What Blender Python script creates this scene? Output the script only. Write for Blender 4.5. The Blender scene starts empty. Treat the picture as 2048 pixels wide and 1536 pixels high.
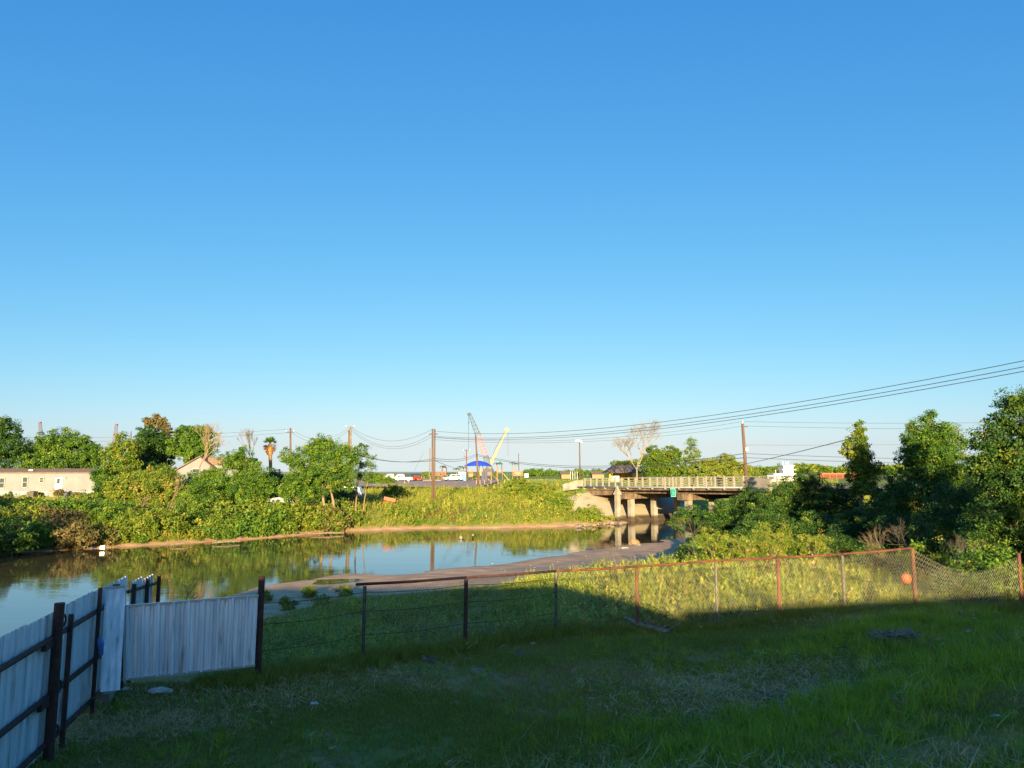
import bpy, bmesh, math, random
import numpy as np
from mathutils import Vector, Matrix, Euler
R = math.radians
scene = bpy.context.scene
C = scene.collection

# ------------------------------------------------------------------ camera, sky, sun, exposure
FOC = 1436.0                       # focal length in photo pixels (photo is 2048 wide)
CAMZ = 5.0
PITCH = math.atan((943 - 768) / FOC)
cam_data = bpy.data.cameras.new('camera'); cam = bpy.data.objects.new('camera', cam_data)
C.objects.link(cam); scene.camera = cam
cam.location = (0, 0, CAMZ); cam.rotation_euler = (math.pi / 2 + PITCH, 0, 0)
cam_data.sensor_width = 36; cam_data.lens = 36 * FOC / 2048
cam_data.clip_start = 0.1; cam_data.clip_end = 9000

SUN_EL, SUN_AZ = 9.5, 1.0          # light travels towards +Y, turned SUN_AZ degrees to +X
world = bpy.data.worlds.new('World'); scene.world = world; world.use_nodes = True
wn = world.node_tree; wn.nodes.clear()
sky = wn.nodes.new('ShaderNodeTexSky'); sky.sky_type = 'NISHITA'; sky.sun_disc = False
sky.sun_elevation = R(SUN_EL); sky.sun_rotation = R(180 + SUN_AZ)
sky.air_density = 1.0; sky.dust_density = 0.6; sky.ozone_density = 3.0; sky.altitude = 0
EXPO = 1.6
bg = wn.nodes.new('ShaderNodeBackground'); bg.inputs['Strength'].default_value = 0.15
wo = wn.nodes.new('ShaderNodeOutputWorld')
# the same camera-like response over the whole sky: one power and gain per channel
sep = wn.nodes.new('ShaderNodeSeparateColor'); com = wn.nodes.new('ShaderNodeCombineColor'); wn.links.new(sky.outputs[0], sep.inputs[0])
# the haze band: below two degrees the sky keeps the colour it has at two degrees, all round the horizon
wtc = wn.nodes.new('ShaderNodeTexCoord'); wsp = wn.nodes.new('ShaderNodeSeparateXYZ'); wcb = wn.nodes.new('ShaderNodeCombineXYZ'); wmx = wn.nodes.new('ShaderNodeMath'); wmx.operation = 'MAXIMUM'; wmx.inputs[1].default_value = .036
wn.links.new(wtc.outputs['Generated'], wsp.inputs[0]); wn.links.new(wsp.outputs[0], wcb.inputs[0]); wn.links.new(wsp.outputs[1], wcb.inputs[1]); wn.links.new(wsp.outputs[2], wmx.inputs[0]); wn.links.new(wmx.outputs[0], wcb.inputs[2]); wn.links.new(wcb.outputs[0], sky.inputs[0])
for ch, (pw, gn_) in enumerate(((1.36, .112), (.80, .243), (.42, .50))):
    a_ = wn.nodes.new('ShaderNodeMath'); a_.operation = 'POWER'; a_.inputs[1].default_value = pw
    b_ = wn.nodes.new('ShaderNodeMath'); b_.operation = 'MULTIPLY'; b_.inputs[1].default_value = gn_ / (.15 * 2 ** EXPO)
    wn.links.new(sep.outputs[ch], a_.inputs[0]); wn.links.new(a_.outputs[0], b_.inputs[0])
    # above the brightness seen in the photograph (round the low sun) the response stays linear
    x0 = (5.0, 6.0, 6.0)[ch]; l_ = wn.nodes.new('ShaderNodeMath'); l_.operation = 'MULTIPLY'; l_.inputs[1].default_value = gn_ * x0 ** (pw - 1) / (.15 * 2 ** EXPO)
    e_ = wn.nodes.new('ShaderNodeMath'); e_.operation = 'MINIMUM' if pw > 1 else 'MAXIMUM'
    wn.links.new(sep.outputs[ch], l_.inputs[0]); wn.links.new(b_.outputs[0], e_.inputs[0]); wn.links.new(l_.outputs[0], e_.inputs[1]); wn.links.new(e_.outputs[0], com.inputs[ch])
wn.links.new(com.outputs[0], bg.inputs[0]); wn.links.new(bg.outputs[0], wo.inputs[0])
sun_data = bpy.data.lights.new('sun', 'SUN'); sun = bpy.data.objects.new('sun', sun_data); C.objects.link(sun)
sun_data.energy = 5.0; sun_data.angle = R(0.5); sun_data.color = (1.0, 0.77, 0.43)
sdir = Vector((math.sin(R(SUN_AZ)) * math.cos(R(SUN_EL)), math.cos(R(SUN_AZ)) * math.cos(R(SUN_EL)), -math.sin(R(SUN_EL))))
sun.rotation_euler = sdir.to_track_quat('-Z', 'Y').to_euler(); sun.location = (0, -40, 30)
scene.view_settings.view_transform = 'Standard'; scene.view_settings.look = 'None'
scene.view_settings.exposure = EXPO; scene.view_settings.gamma = 1.0; scene.view_settings.use_curve_mapping = False
scene.cycles.max_bounces = 6; scene.cycles.diffuse_bounces = 2; scene.cycles.glossy_bounces = 3
scene.cycles.transmission_bounces = 3; scene.cycles.transparent_max_bounces = 8
scene.cycles.use_denoising = True

# ------------------------------------------------------------------ helpers
cp_, sp_ = math.cos(PITCH), math.sin(PITCH)
def at(px, py, Y):                 # the point on the sight line through a photo pixel at distance Y
    x = (px - 1024) / FOC; v = (768 - py) / FOC
    t = Y / (cp_ - v * sp_)
    return Vector((x * t, Y, CAMZ + t * (v * cp_ + sp_)))
def on(px, py, z):                 # ... or where that line meets height z
    x = (px - 1024) / FOC; v = (768 - py) / FOC
    t = (z - CAMZ) / (v * cp_ + sp_)
    return Vector((x * t, t * (cp_ - v * sp_), z))
def sh(px): return (px - 1024) / FOC / (cp_ + 0.12 * sp_)

def tag(o, label=None, cat=None, group=None, kind=None):
    if label: o['label'] = label
    if cat: o['category'] = cat
    if group: o['group'] = group
    if kind: o['kind'] = kind
    return o
def thing(name, label, cat, loc, group=None, rz=0):
    o = bpy.data.objects.new(name, None); C.objects.link(o)
    o.location = loc; o.rotation_euler = (0, 0, rz); o.empty_display_size = 0.2
    return tag(o, label, cat, group)
def npmesh(name, V, F, tint=None, smooth=False):
    V = np.asarray(V, dtype=np.float32); F = np.asarray(F, dtype=np.int32)
    me = bpy.data.meshes.new(name); n = F.shape[1]
    me.vertices.add(len(V)); me.vertices.foreach_set('co', V.ravel())
    me.loops.add(F.size); me.loops.foreach_set('vertex_index', F.ravel())
    me.polygons.add(len(F)); me.polygons.foreach_set('loop_start', np.arange(0, F.size, n, dtype=np.int32))
    if smooth: me.polygons.foreach_set('use_smooth', np.ones(len(F), dtype=bool))
    if tint is not None:
        a = me.attributes.new('tint', 'FLOAT', 'POINT' if len(tint) == len(V) else 'FACE')
        a.data.foreach_set('value', np.asarray(tint, dtype=np.float32))
    me.update(calc_edges=True)
    return me
class MB:                          # collects shapes, builds them as one mesh object
    def __init__(s, M=None): s.v = []; s.f = []; s.M = M
    def add(s, V, F):
        n = len(s.v)
        for p in V:
            p = Vector(p); s.v.append(s.M @ p if s.M is not None else p)
        s.f += [tuple(i + n for i in f) for f in F]; return s
    def box(s, c, d, rz=0, rx=0, ry=0):
        E = Euler((rx, ry, rz)).to_matrix(); c = Vector(c); V = []
        for sx in (-.5, .5):
            for sy in (-.5, .5):
                for sz in (-.5, .5): V.append(c + E @ Vector((sx * d[0], sy * d[1], sz * d[2])))
        return s.add(V, [(0, 1, 3, 2), (4, 6, 7, 5), (0, 4, 5, 1), (2, 3, 7, 6), (0, 2, 6, 4), (1, 5, 7, 3)])
    def beam(s, a, b, w, h, up=(0, 0, 1)):
        a = Vector(a); b = Vector(b); d = (b - a).normalized(); u = Vector(up)
        r = d.cross(u)
        if r.length < 1e-4: r = d.cross(Vector((1, 0, 0)))
        r.normalize(); u = r.cross(d)
        V = [p + r * sx * w / 2 + u * sz * h / 2 for p in (a, b) for sx, sz in ((-1, -1), (1, -1), (1, 1), (-1, 1))]
        return s.add(V, [(3, 2, 1, 0), (4, 5, 6, 7), (0, 1, 5, 4), (1, 2, 6, 5), (2, 3, 7, 6), (3, 0, 4, 7)])
    def tube(s, pts, r, n=8, cap=True):
        pts = [Vector(p) for p in pts]; k = len(pts)
        rr = r if hasattr(r, '__len__') else [r] * k
        V = []; F = []; prev = None
        for i, p in enumerate(pts):
            d = (pts[min(i + 1, k - 1)] - pts[max(i - 1, 0)]).normalized()
            a = prev if prev is not None else (Vector((1, 0, 0)) if abs(d.x) < .8 else Vector((0, 1, 0)))
            a = (a - d * a.dot(d)); a.normalize(); prev = a; b = d.cross(a)
            for j in range(n):
                t = 2 * math.pi * j / n; V.append(p + (a * math.cos(t) + b * math.sin(t)) * rr[i])
        for i in range(k - 1):
            for j in range(n):
                j2 = (j + 1) % n; F.append((i * n + j, i * n + j2, (i + 1) * n + j2, (i + 1) * n + j))
        if cap: F.append(tuple(range(n - 1, -1, -1))); F.append(tuple(range((k - 1) * n, k * n)))
        return s.add(V, F)
    def prism(s, poly, a, b):      # poly: list of (p, q) in local plane; a, b: functions mapping to the two ends
        n = len(poly); V = [a(*p) for p in poly] + [b(*p) for p in poly]
        F = [tuple(range(n)), tuple(range(2 * n - 1, n - 1, -1))] + [(i, i + n, (i + 1) % n + n, (i + 1) % n) for i in range(n)]
        return s.add(V, F)
    def ball(s, c, r, nu=10, nv=7, sq=(1, 1, 1), jit=0, seed=0):
        rnd = random.Random(seed); V = []; F = []
        for i in range(nv + 1):
            ph = math.pi * i / nv
            for j in range(nu):
                th = 2 * math.pi * j / nu; k = r * (1 + rnd.uniform(-jit, jit))
                V.append((c[0] + k * sq[0] * math.sin(ph) * math.cos(th), c[1] + k * sq[1] * math.sin(ph) * math.sin(th), c[2] + k * sq[2] * math.cos(ph)))
        for i in range(nv):
            for j in range(nu): F.append((i * nu + j, (i + 1) * nu + j, (i + 1) * nu + (j + 1) % nu, i * nu + (j + 1) % nu))
        return s.add(V, F)
    def build(s, name, mat, parent=None, bevel=0, smooth=False, world=True):
        org = parent_origin(parent) if (parent is not None and world) else Vector((0, 0, 0))
        me = bpy.data.meshes.new(name); me.from_pydata([tuple(p - org) for p in s.v], [], s.f); me.update()
        bm = bmesh.new(); bm.from_mesh(me); bmesh.ops.recalc_face_normals(bm, faces=bm.faces)
        if bevel: bmesh.ops.bevel(bm, geom=list(bm.edges), offset=bevel, segments=2, affect='EDGES', profile=.6)
        bm.to_mesh(me); bm.free()
        if smooth: me.shade_smooth()
        return put(name, me, mat, parent)
def parent_origin(p):
    o = Vector((0, 0, 0))
    while p is not None: o += p.location; p = p.parent
    return o
def put(name, me, mat, parent=None, loc=(0, 0, 0)):
    o = bpy.data.objects.new(name, me); C.objects.link(o); o.location = loc
    if mat is not None and not me.materials: me.materials.append(mat)
    if parent is not None: o.parent = parent
    return o
def shared(name, me, parent, loc, rot=None):
    o = bpy.data.objects.new(name, me); C.objects.link(o); o.parent = parent; o.location = loc
    if rot is not None: o.rotation_euler = rot
    return o
def copy_tree(o, parent=None):
    c = o.copy(); C.objects.link(c)
    if parent is not None: c.parent = parent
    for ch in [x for x in bpy.data.objects if x.parent == o]: copy_tree(ch, c)
    return c

# ------------------------------------------------------------------ materials
def mat(name, col, rough=.8, metal=0, col2=None, scale=3.0, bump=0, bscale=20, spec=.5, stretch=(1, 1, 1), detail=5, lo=.35, hi=.65, coord='Object'):
    m = bpy.data.materials.new(name); m.use_nodes = True; n = m.node_tree; p = n.nodes['Principled BSDF']
    p.inputs['Base Color'].default_value = (*col, 1); p.inputs['Roughness'].default_value = rough
    p.inputs['Metallic'].default_value = metal; p.inputs['Specular IOR Level'].default_value = spec
    tc = n.nodes.new('ShaderNodeTexCoord'); mp = n.nodes.new('ShaderNodeMapping'); mp.inputs['Scale'].default_value = stretch
    n.links.new(tc.outputs[coord], mp.inputs[0])
    if col2:
        t = n.nodes.new('ShaderNodeTexNoise'); t.inputs['Scale'].default_value = scale; t.inputs['Detail'].default_value = detail
        r = n.nodes.new('ShaderNodeValToRGB'); r.color_ramp.elements[0].position = lo; r.color_ramp.elements[1].position = hi
        r.color_ramp.elements[0].color = (*col, 1); r.color_ramp.elements[1].color = (*col2, 1)
        n.links.new(mp.outputs[0], t.inputs['Vector']); n.links.new(t.outputs[0], r.inputs[0]); n.links.new(r.outputs[0], p.inputs['Base Color'])
    if bump:
        t = n.nodes.new('ShaderNodeTexNoise'); t.inputs['Scale'].default_value = bscale; t.inputs['Detail'].default_value = 6
        b = n.nodes.new('ShaderNodeBump'); b.inputs['Strength'].default_value = bump; b.inputs['Distance'].default_value = .05
        n.links.new(mp.outputs[0], t.inputs['Vector']); n.links.new(t.outputs[0], b.inputs['Height']); n.links.new(b.outputs[0], p.inputs['Normal'])
    return m
def leaf_mat(name, a, b, c=None, trans=.16, rough=.55, spec=.3):
    # tint attribute 0..1 runs a -> b (-> c): leaf ages and kinds, not shade
    m = bpy.data.materials.new(name); m.use_nodes = True; n = m.node_tree; p = n.nodes['Principled BSDF']; out = n.nodes['Material Output']
    at_ = n.nodes.new('ShaderNodeAttribute'); at_.attribute_name = 'tint'
    r = n.nodes.new('ShaderNodeValToRGB'); r.color_ramp.elements[0].color = (*a, 1); r.color_ramp.elements[1].color = (*(c or b), 1)
    if c: e = r.color_ramp.elements.new(.6); e.color = (*b, 1)
    n.links.new(at_.outputs['Fac'], r.inputs[0]); n.links.new(r.outputs[0], p.inputs['Base Color'])
    p.inputs['Roughness'].default_value = rough; p.inputs['Specular IOR Level'].default_value = spec
    tr = n.nodes.new('ShaderNodeBsdfTranslucent'); mx = n.nodes.new('ShaderNodeMixShader'); mx.inputs[0].default_value = trans
    n.links.new(r.outputs[0], tr.inputs[0]); n.links.new(p.outputs[0], mx.inputs[1]); n.links.new(tr.outputs[0], mx.inputs[2]); n.links.new(mx.outputs[0], out.inputs[0])
    return m

M = {}
def add_streaks(m, col, lo, hi, scale, stretch):   # rust or dirt with its own shape, over the base colour
    n = m.node_tree; p = n.nodes['Principled BSDF']; L = n.links; src_ = p.inputs['Base Color'].links[0].from_socket
    tc = n.nodes.new('ShaderNodeTexCoord'); mp = n.nodes.new('ShaderNodeMapping'); mp.inputs['Scale'].default_value = stretch
    t = n.nodes.new('ShaderNodeTexNoise'); t.inputs['Scale'].default_value = scale; t.inputs['Detail'].default_value = 7
    r = n.nodes.new('ShaderNodeMapRange'); r.inputs[1].default_value = lo; r.inputs[2].default_value = hi
    x = n.nodes.new('ShaderNodeMix'); x.data_type = 'RGBA'; x.inputs[7].default_value = (*col, 1)
    L.new(tc.outputs['Object'], mp.inputs[0]); L.new(mp.outputs[0], t.inputs['Vector']); L.new(t.outputs[0], r.inputs[0]); L.new(r.outputs[0], x.inputs[0]); L.new(src_, x.inputs[6]); L.new(x.outputs[2], p.inputs['Base Color'])
M['rust'] = mat('rusty_steel', (.19, .065, .024), .85, col2=(.075, .026, .016), scale=7, bump=.5, bscale=60, stretch=(1, 1, .4))
M['rust_dark'] = mat('dark_rusty_pipe', (.10, .035, .022), .8, col2=(.04, .02, .016), scale=7, bump=.4, bscale=50)
M['galv_old'] = mat('weathered_galvanised_pipe', (.16, .15, .13), .55, .5, col2=(.09, .075, .06), scale=12)
M['wire'] = mat('sunlit_zinc_wire', (.50, .47, .40), .6, .2, col2=(.30, .24, .18), scale=3)
M['wire_dark'] = mat('rusty_barbed_wire', (.09, .05, .03), .8)
M['sheet'] = mat('galvanised_sheet', (.92, .94, .93), .40, .10, col2=(.60, .66, .69), scale=2.0, stretch=(6, 6, .25), bump=.12, bscale=5)
add_streaks(M['sheet'], (.22, .15, .10), .60, .78, 2.2, (5, 5, .5))
M['sheet_trim'] = mat('sheet_edge_trim', (.55, .57, .58), .4, .6)
M['cloth_blue'] = mat('blue_rag_cloth', (.10, .18, .42), .9)
M['concrete'] = mat('weathered_concrete', (.30, .25, .185), .9, col2=(.20, .155, .11), scale=.8, bump=.3, bscale=9)
M['concrete_stain'] = mat('stained_concrete', (.24, .17, .105), .9, col2=(.11, .075, .045), scale=1.6, stretch=(1, 1, .35), bump=.3, bscale=9)
M['concrete_pale'] = mat('pale_concrete', (.30, .28, .235), .9, col2=(.20, .18, .145), scale=1.0, bump=.2, bscale=12)
M['concrete_white'] = mat('whitewashed_concrete', (.36, .335, .27), .9, col2=(.25, .22, .165), scale=1.5)
M['pipe_grey'] = mat('pale_grey_pipe', (.36, .37, .36), .5, .1, col2=(.28, .29, .27), scale=2)
M['wood_pole'] = mat('weathered_wooden_pole', (.15, .09, .06), .9, col2=(.085, .05, .034), scale=4, stretch=(3, 3, .2), bump=.4)
M['wood_pale'] = mat('sun_bleached_wood', (.24, .185, .12), .9, col2=(.14, .10, .065), scale=5, stretch=(2, 2, .5))
M['driftwood'] = mat('grey_driftwood', (.27, .24, .21), .9, col2=(.13, .11, .09), scale=7, bump=.6, bscale=20)
M['asphalt'] = mat('worn_asphalt', (.42, .29, .22), .92, col2=(.32, .22, .17), scale=.25)
M['paint_yellow'] = mat('yellow_road_paint', (.55, .36, .05), .8)
M['wall_cream'] = mat('cream_siding', (.21, .215, .225), .8, col2=(.18, .18, .185), scale=.8)
M['skirting'] = mat('pale_skirting', (.26, .27, .31), .7)
M['shingle_brown'] = mat('brown_shingles', (.20, .135, .095), .9, col2=(.14, .095, .07), scale=4)
M['shingle_grey'] = mat('grey_brown_shingles', (.16, .12, .10), .9, col2=(.11, .085, .075), scale=2)
M['white'] = mat('white_paint', (.80, .78, .74), .6)
M['offwhite'] = mat('off_white_paint', (.42, .38, .31), .7)
M['glass'] = mat('window_glass', (.05, .07, .08), .08, spec=.9)
M['black'] = mat('black_rubber', (.02, .02, .02), .8)
M['carwhite'] = mat('white_car_paint', (.80, .80, .78), .25, spec=.6)
M['carred'] = mat('red_car_paint', (.60, .02, .012), .25, spec=.6)
M['chrome'] = mat('grey_metal', (.45, .45, .45), .3, .8)
M['lamp'] = mat('headlamp_glass', (.75, .75, .72), .1)
M['blue'] = mat('blue_shade_fabric', (.012, .06, .55), .8)
M['blue_toilet'] = mat('light_blue_plastic', (.02, .32, .62), .5)
M['white_plastic'] = mat('white_plastic', (.75, .78, .80), .5)
M['orange'] = mat('orange_paint', (.42, .09, .02), .6, col2=(.30, .08, .03), scale=6)
M['redsign'] = mat('brick_red_paint', (.48, .10, .05), .7)
M['tan'] = mat('tan_paint', (.26, .17, .08), .7)
M['yellow'] = mat('yellow_paint', (.46, .30, .05), .7)
M['pink'] = mat('pale_red_paint', (.62, .30, .27), .7)
M['teal'] = mat('teal_sign_paint', (.0, .28, .22), .5)
M['teal_dark'] = mat('dark_teal_print', (.0, .13, .12), .5)
M['mint'] = mat('mint_print', (.25, .75, .60), .5)
M['green_metal'] = mat('dark_green_paint', (.03, .12, .09), .6)
M['navy'] = mat('navy_plastic', (.025, .02, .09), .6)
M['crane_grey'] = mat('crane_grey_steel', (.05, .065, .09), .7)
M['crane_pink'] = mat('faded_red_and_white_steel', (.30, .13, .12), .7)
M['crane_yellow'] = mat('yellow_crane_boom', (.32, .24, .12), .6)
M['crane_rust'] = mat('brown_crane_steel', (.20, .08, .05), .8)
M['cable'] = mat('black_power_cable', (.05, .05, .055), .7)
M['paper'] = mat('scrap_paper', (.65, .66, .64), .8)
M['bark'] = mat('tree_bark', (.24, .17, .10), .95, col2=(.13, .09, .055), scale=3, stretch=(2, 2, .5), bump=.5)
M['bark_pale'] = mat('pale_tree_bark', (.28, .20, .115), .95, col2=(.18, .125, .075), scale=3, stretch=(2, 2, .5), bump=.4)
M['bark_grey'] = mat('grey_twigs', (.15, .125, .095), .95, col2=(.10, .08, .06), scale=3)
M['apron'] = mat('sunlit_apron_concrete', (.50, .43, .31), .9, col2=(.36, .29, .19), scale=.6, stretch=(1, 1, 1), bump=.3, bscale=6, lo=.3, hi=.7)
M['pile'] = mat('pile_concrete', (.32, .29, .235), .9, col2=(.22, .19, .15), scale=1.2, bump=.3, bscale=9)
def tide(m):                                        # dark band of wet growth just above the water line
    n = m.node_tree; p = n.nodes['Principled BSDF']; L = n.links; src_ = p.inputs['Base Color'].links[0].from_socket
    tc = n.nodes.new('ShaderNodeTexCoord'); sx = n.nodes.new('ShaderNodeSeparateXYZ'); r = n.nodes.new('ShaderNodeMapRange'); r.inputs[1].default_value = .62; r.inputs[2].default_value = .40
    x = n.nodes.new('ShaderNodeMix'); x.data_type = 'RGBA'; x.inputs[7].default_value = (.07, .05, .03, 1)
    L.new(tc.outputs['Object'], sx.inputs[0]); L.new(sx.outputs[2], r.inputs[0]); L.new(r.outputs[0], x.inputs[0]); L.new(src_, x.inputs[6]); L.new(x.outputs[2], p.inputs['Base Color'])
tide(M['pile']); tide(M['apron'])
add_streaks(M['concrete_stain'], (.05, .035, .025), .52, .70, 1.2, (3, 3, .4)); add_streaks(M['apron'], (.24, .18, .12), .56, .8, .7, (1, 1, 1))
M['soil'] = mat('bare_soil', (.16, .11, .075), .95, col2=(.10, .07, .05), scale=5, bump=.5)
M['leaf'] = leaf_mat('mid_green_leaves', (.030, .095, .010), (.11, .20, .015), (.24, .27, .028))
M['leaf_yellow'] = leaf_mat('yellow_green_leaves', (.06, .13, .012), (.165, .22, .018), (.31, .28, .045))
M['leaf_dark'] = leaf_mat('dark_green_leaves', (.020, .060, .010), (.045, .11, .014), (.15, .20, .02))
M['leaf_brown'] = leaf_mat('reddish_brown_leaves', (.10, .10, .03), (.18, .14, .045), (.26, .18, .07))
M['leaf_bank'] = leaf_mat('bank_scrub_leaves', (.055, .13, .010), (.165, .215, .017), (.34, .26, .055))
M['leaf_weed'] = leaf_mat('tall_weed_leaves', (.075, .17, .014), (.29, .31, .028), (.50, .38, .09), trans=.10)
M['grass'] = leaf_mat('lawn_grass', (.15, .20, .022), (.28, .31, .040), (.60, .42, .17), trans=.12)
M['grass_light'] = leaf_mat('brightened_grass', (.16, .27, .014), (.33, .42, .028), (.62, .46, .13), trans=.15)  # brighter grass copy, stands in for stronger light on tufts and weeds
M['grass_dry'] = leaf_mat('dry_olive_grass', (.26, .24, .05), (.42, .33, .11), (.62, .44, .20), trans=.12)
M['twig_pale'] = mat('pale_bare_twigs', (.27, .23, .17), .95, col2=(.20, .165, .12), scale=3)
M['palm_green'] = leaf_mat('palm_green_fronds', (.05, .11, .015), (.10, .17, .03))
M['palm_dead'] = leaf_mat('dead_palm_fronds', (.50, .27, .08), (.62, .36, .14))
M['playpalm'] = mat('dark_green_plastic', (.03, .09, .07), .7)
# ------------------------------------------------------------------ terrain
# fence posts of the chain link fence: px, base py, top py, distance, kind
POSTS = [(515, 1365, 1153, 12.6, 'tall'), (725, 1325, 1168, 13.8, 'galv'), (930, 1297, 1155, 15.2, 'rust'), (1112, 1271, 1142, 16.6, 'galv'),
         (1275, 1260, 1133, 17.0, 'rust'), (1435, 1264, 1121, 16.9, 'galv'), (1560, 1243, 1115, 17.0, 'rust'), (1690, 1228, 1108, 17.2, 'galv'),
         (1832, 1222, 1096, 17.2, 'rust'), (2046, 1226, 1106, 17.4, 'rust')]
AX, AY = 7.7, 80.0                  # bridge deck corners: far end A, near end B
BU = Vector((12.2, -20, 0)).normalized(); BW = Vector((-BU.y, BU.x, 0)) ; BL = Vector((12.2, -20, 0)).length
def road_t(s): return (80 * s - 7.7) / np.maximum(12.2 + 20 * s, .6)
def road_z(t): return np.interp(t, [-10, -3, -1.7, -.76, 0, 1, 3], [2.25, 2.1, 2.38, 2.75, 3.3, 3.7, 3.8])
def road_Y(s): return np.clip(80 - 20 * road_t(s), 20, 300)
cols = [-400, 0, 200, 400, 520, 700, 860, 1000, 1130, 1250, 1330, 1400, 1480, 1700, 2048, 2500]
Gpy = [1330, 1330, 1285, 1258, 1246, 1196, 1186, 1172, 1156, 1147, 1142, 1128]
Wpy = [1312, 1312, 1264, 1212, 1176, 1148, 1141, 1129, 1108, 1090, 1078, 1072]
Fpy = [1108, 1108, 1098, 1086, 1078, 1063, 1057, 1057, 1053, 1046]
S_ = [sh(c) for c in cols]
def ydist(px, py, z): return on(px, py, z).y
YG = [ydist(c, p, .25) for c, p in zip(cols, Gpy)] + [30, 30, 30, 30]
YW = [ydist(c, p, 0) for c, p in zip(cols, Wpy)] + [42, 42, 36, 36]
YF = [ydist(c, p, 0) for c, p in zip(cols, Fpy)] + [75, 75, 55, 48, 42, 42]
nodes = []                          # (Y at s, z at s)
def node(Yf, zf): nodes.append((Yf, zf))
ipx = lambda xs, v: (lambda s: np.interp(s, [sh(x) for x in xs], v))
node(lambda s: 0 * s + 2.0, ipx([0, 2048], [3.1, 3.2]))
node(lambda s: 0 * s + 5.5, ipx([0, 700, 1100, 1500, 2048], [1.6, 1.62, 1.8, 2.25, 2.75]))
node(lambda s: 0 * s + 8.5, ipx([0, 700, 1100, 1500, 1800, 2048], [1.35, 1.36, 1.42, 1.85, 2.3, 2.5]))
node(lambda s: 0 * s + 11.3, ipx([0, 1100, 1400, 1700, 2048], [1.33, 1.33, 1.42, 1.95, 2.26]))
pf = [(at(p[0], p[1], p[3])) for p in POSTS]
fs = [p.x / p.y for p in pf]
node(lambda s: np.interp(s, [-.6] + fs, [12.3] + [p.y for p in pf]), lambda s: np.interp(s, [-.6] + fs, [1.33] + [p.z for p in pf]))
node(lambda s: np.interp(s, S_, YG), ipx([0, 1330, 1480, 2048], [.25, .3, .95, 1.3]))
node(lambda s: np.interp(s, S_, YG) + .8, ipx([0, 850, 1000, 1250, 1330, 1480, 2048], [.06, .08, .24, .22, .10, .95, 1.3]))
node(lambda s: np.maximum(np.interp(s, S_, YW), np.interp(s, S_, YG) + 1.0), ipx([0, 1380, 1480, 2048], [0, 0.0, .95, 1.3]))
node(lambda s: np.interp(s, S_, YW) + 2.2, ipx([0, 1400, 1480, 2048], [-.35, -.3, .95, 1.3]))
node(lambda s: np.interp(s, S_, YF) - 1.5, ipx([0, 1400, 1500, 2048], [-.35, -.35, .95, 1.4]))
node(lambda s: np.interp(s, S_, YF), ipx([0, 1250, 1270, 1400, 1500, 2048], [0, 0, -.3, -.3, 1.2, 1.5]))
node(lambda s: np.interp(s, S_, YF) + 1.3, ipx([0, 1250, 1270, 1400, 1500, 2048], [.4, .45, -.3, -.3, 1.3, 1.8]))
node(lambda s: np.maximum(np.interp(s, S_, YF) + 5.5, 0), ipx([0, 1000, 1230, 1270, 1400, 1500, 2048], [1.3, 1.4, 1.6, -.3, -.3, 2.2, 2.4]))
node(lambda s: np.maximum(road_Y(s) - 13, np.interp(s, S_, YF) + 6), ipx([0, 500, 740, 1000, 1200, 1270, 1400, 1500, 2048], [1.9, 1.75, 1.7, 1.7, 2.0, 2.4, 2.8, 3.2, 3.2]))
node(lambda s: np.maximum(road_Y(s) - 1.2, np.interp(s, S_, YF) + 7), lambda s: road_z(road_t(s)) - .03)
node(lambda s: np.maximum(road_Y(s) + 13, np.interp(s, S_, YF) + 14), lambda s: road_z(road_t(s)) - .05)
node(lambda s: road_Y(s) + 30, lambda s: 0 * s + 2.4)
node(lambda s: 0 * s + 6000, lambda s: 0 * s + 2.4)
def bridge_uw(X, Y):
    dx, dy = X - AX, Y - AY
    return dx * BU.x + dy * BU.y, dx * BW.x + dy * BW.y
def H(X, Y, rough=True):
    X = np.asarray(X, float); Y = np.asarray(Y, float); Yc = np.maximum(Y, 2.0)
    s = np.clip(X / np.maximum(Y + 0.0, 5.0), -.85, .95)
    yk = np.array([f(s) + 0 * s for f, g in nodes]); zk = np.array([g(s) + 0 * s for f, g in nodes])
    for k in range(1, len(nodes)): yk[k] = np.maximum(yk[k], yk[k - 1] + .05)
    z = zk[0].copy()
    for k in range(len(nodes) - 1):
        t = np.clip((Yc - yk[k]) / (yk[k + 1] - yk[k]), 0, 1)
        z = np.where(Yc >= yk[k], zk[k] * (1 - t) + zk[k + 1] * t, z)
    # creek under the bridge and the round concrete apron at its far end
    u, w = bridge_uw(X, Y)
    zc = np.interp(u, [-1, 1.0, 7.4, 8.6, 21, 24], [9, 2.6, -.2, -.5, -.5, 9])
    z = np.where((w > -.5) & (w < 48), np.minimum(z, zc), z)
    rr = np.hypot(u - .5, w); zcone = 2.95 - rr * .42
    sec = (w <= -.4) & (u > -2.5) & (rr < 8)
    z = np.where(sec, np.minimum(z, np.maximum(zcone - .12, -.3)), z)
    if rough:
        near = np.clip((26 - Y) / 10, 0, 1)
        n = (.035 + .04 * np.clip(X / 5, 0, 1)) * np.sin(X * 1.7 + .6 * np.sin(Y * 1.3)) * np.sin(Y * 1.9 + X * .5) + .02 * np.sin(X * 4.3 + Y * 2.1) * np.sin(Y * 3.7 - X * 1.1)
        z = z + n * near
        wet = (z > -.2) & (z < .2)
        z = z + np.where(wet & (Y > 15), .035 * np.sin(X * .9 + np.sin(Y * .7)) * np.sin(Y * 1.1 - X * .3), 0)
    return z
def hz(x, y): return float(H(np.array([x]), np.array([y]), True)[0])

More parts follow.
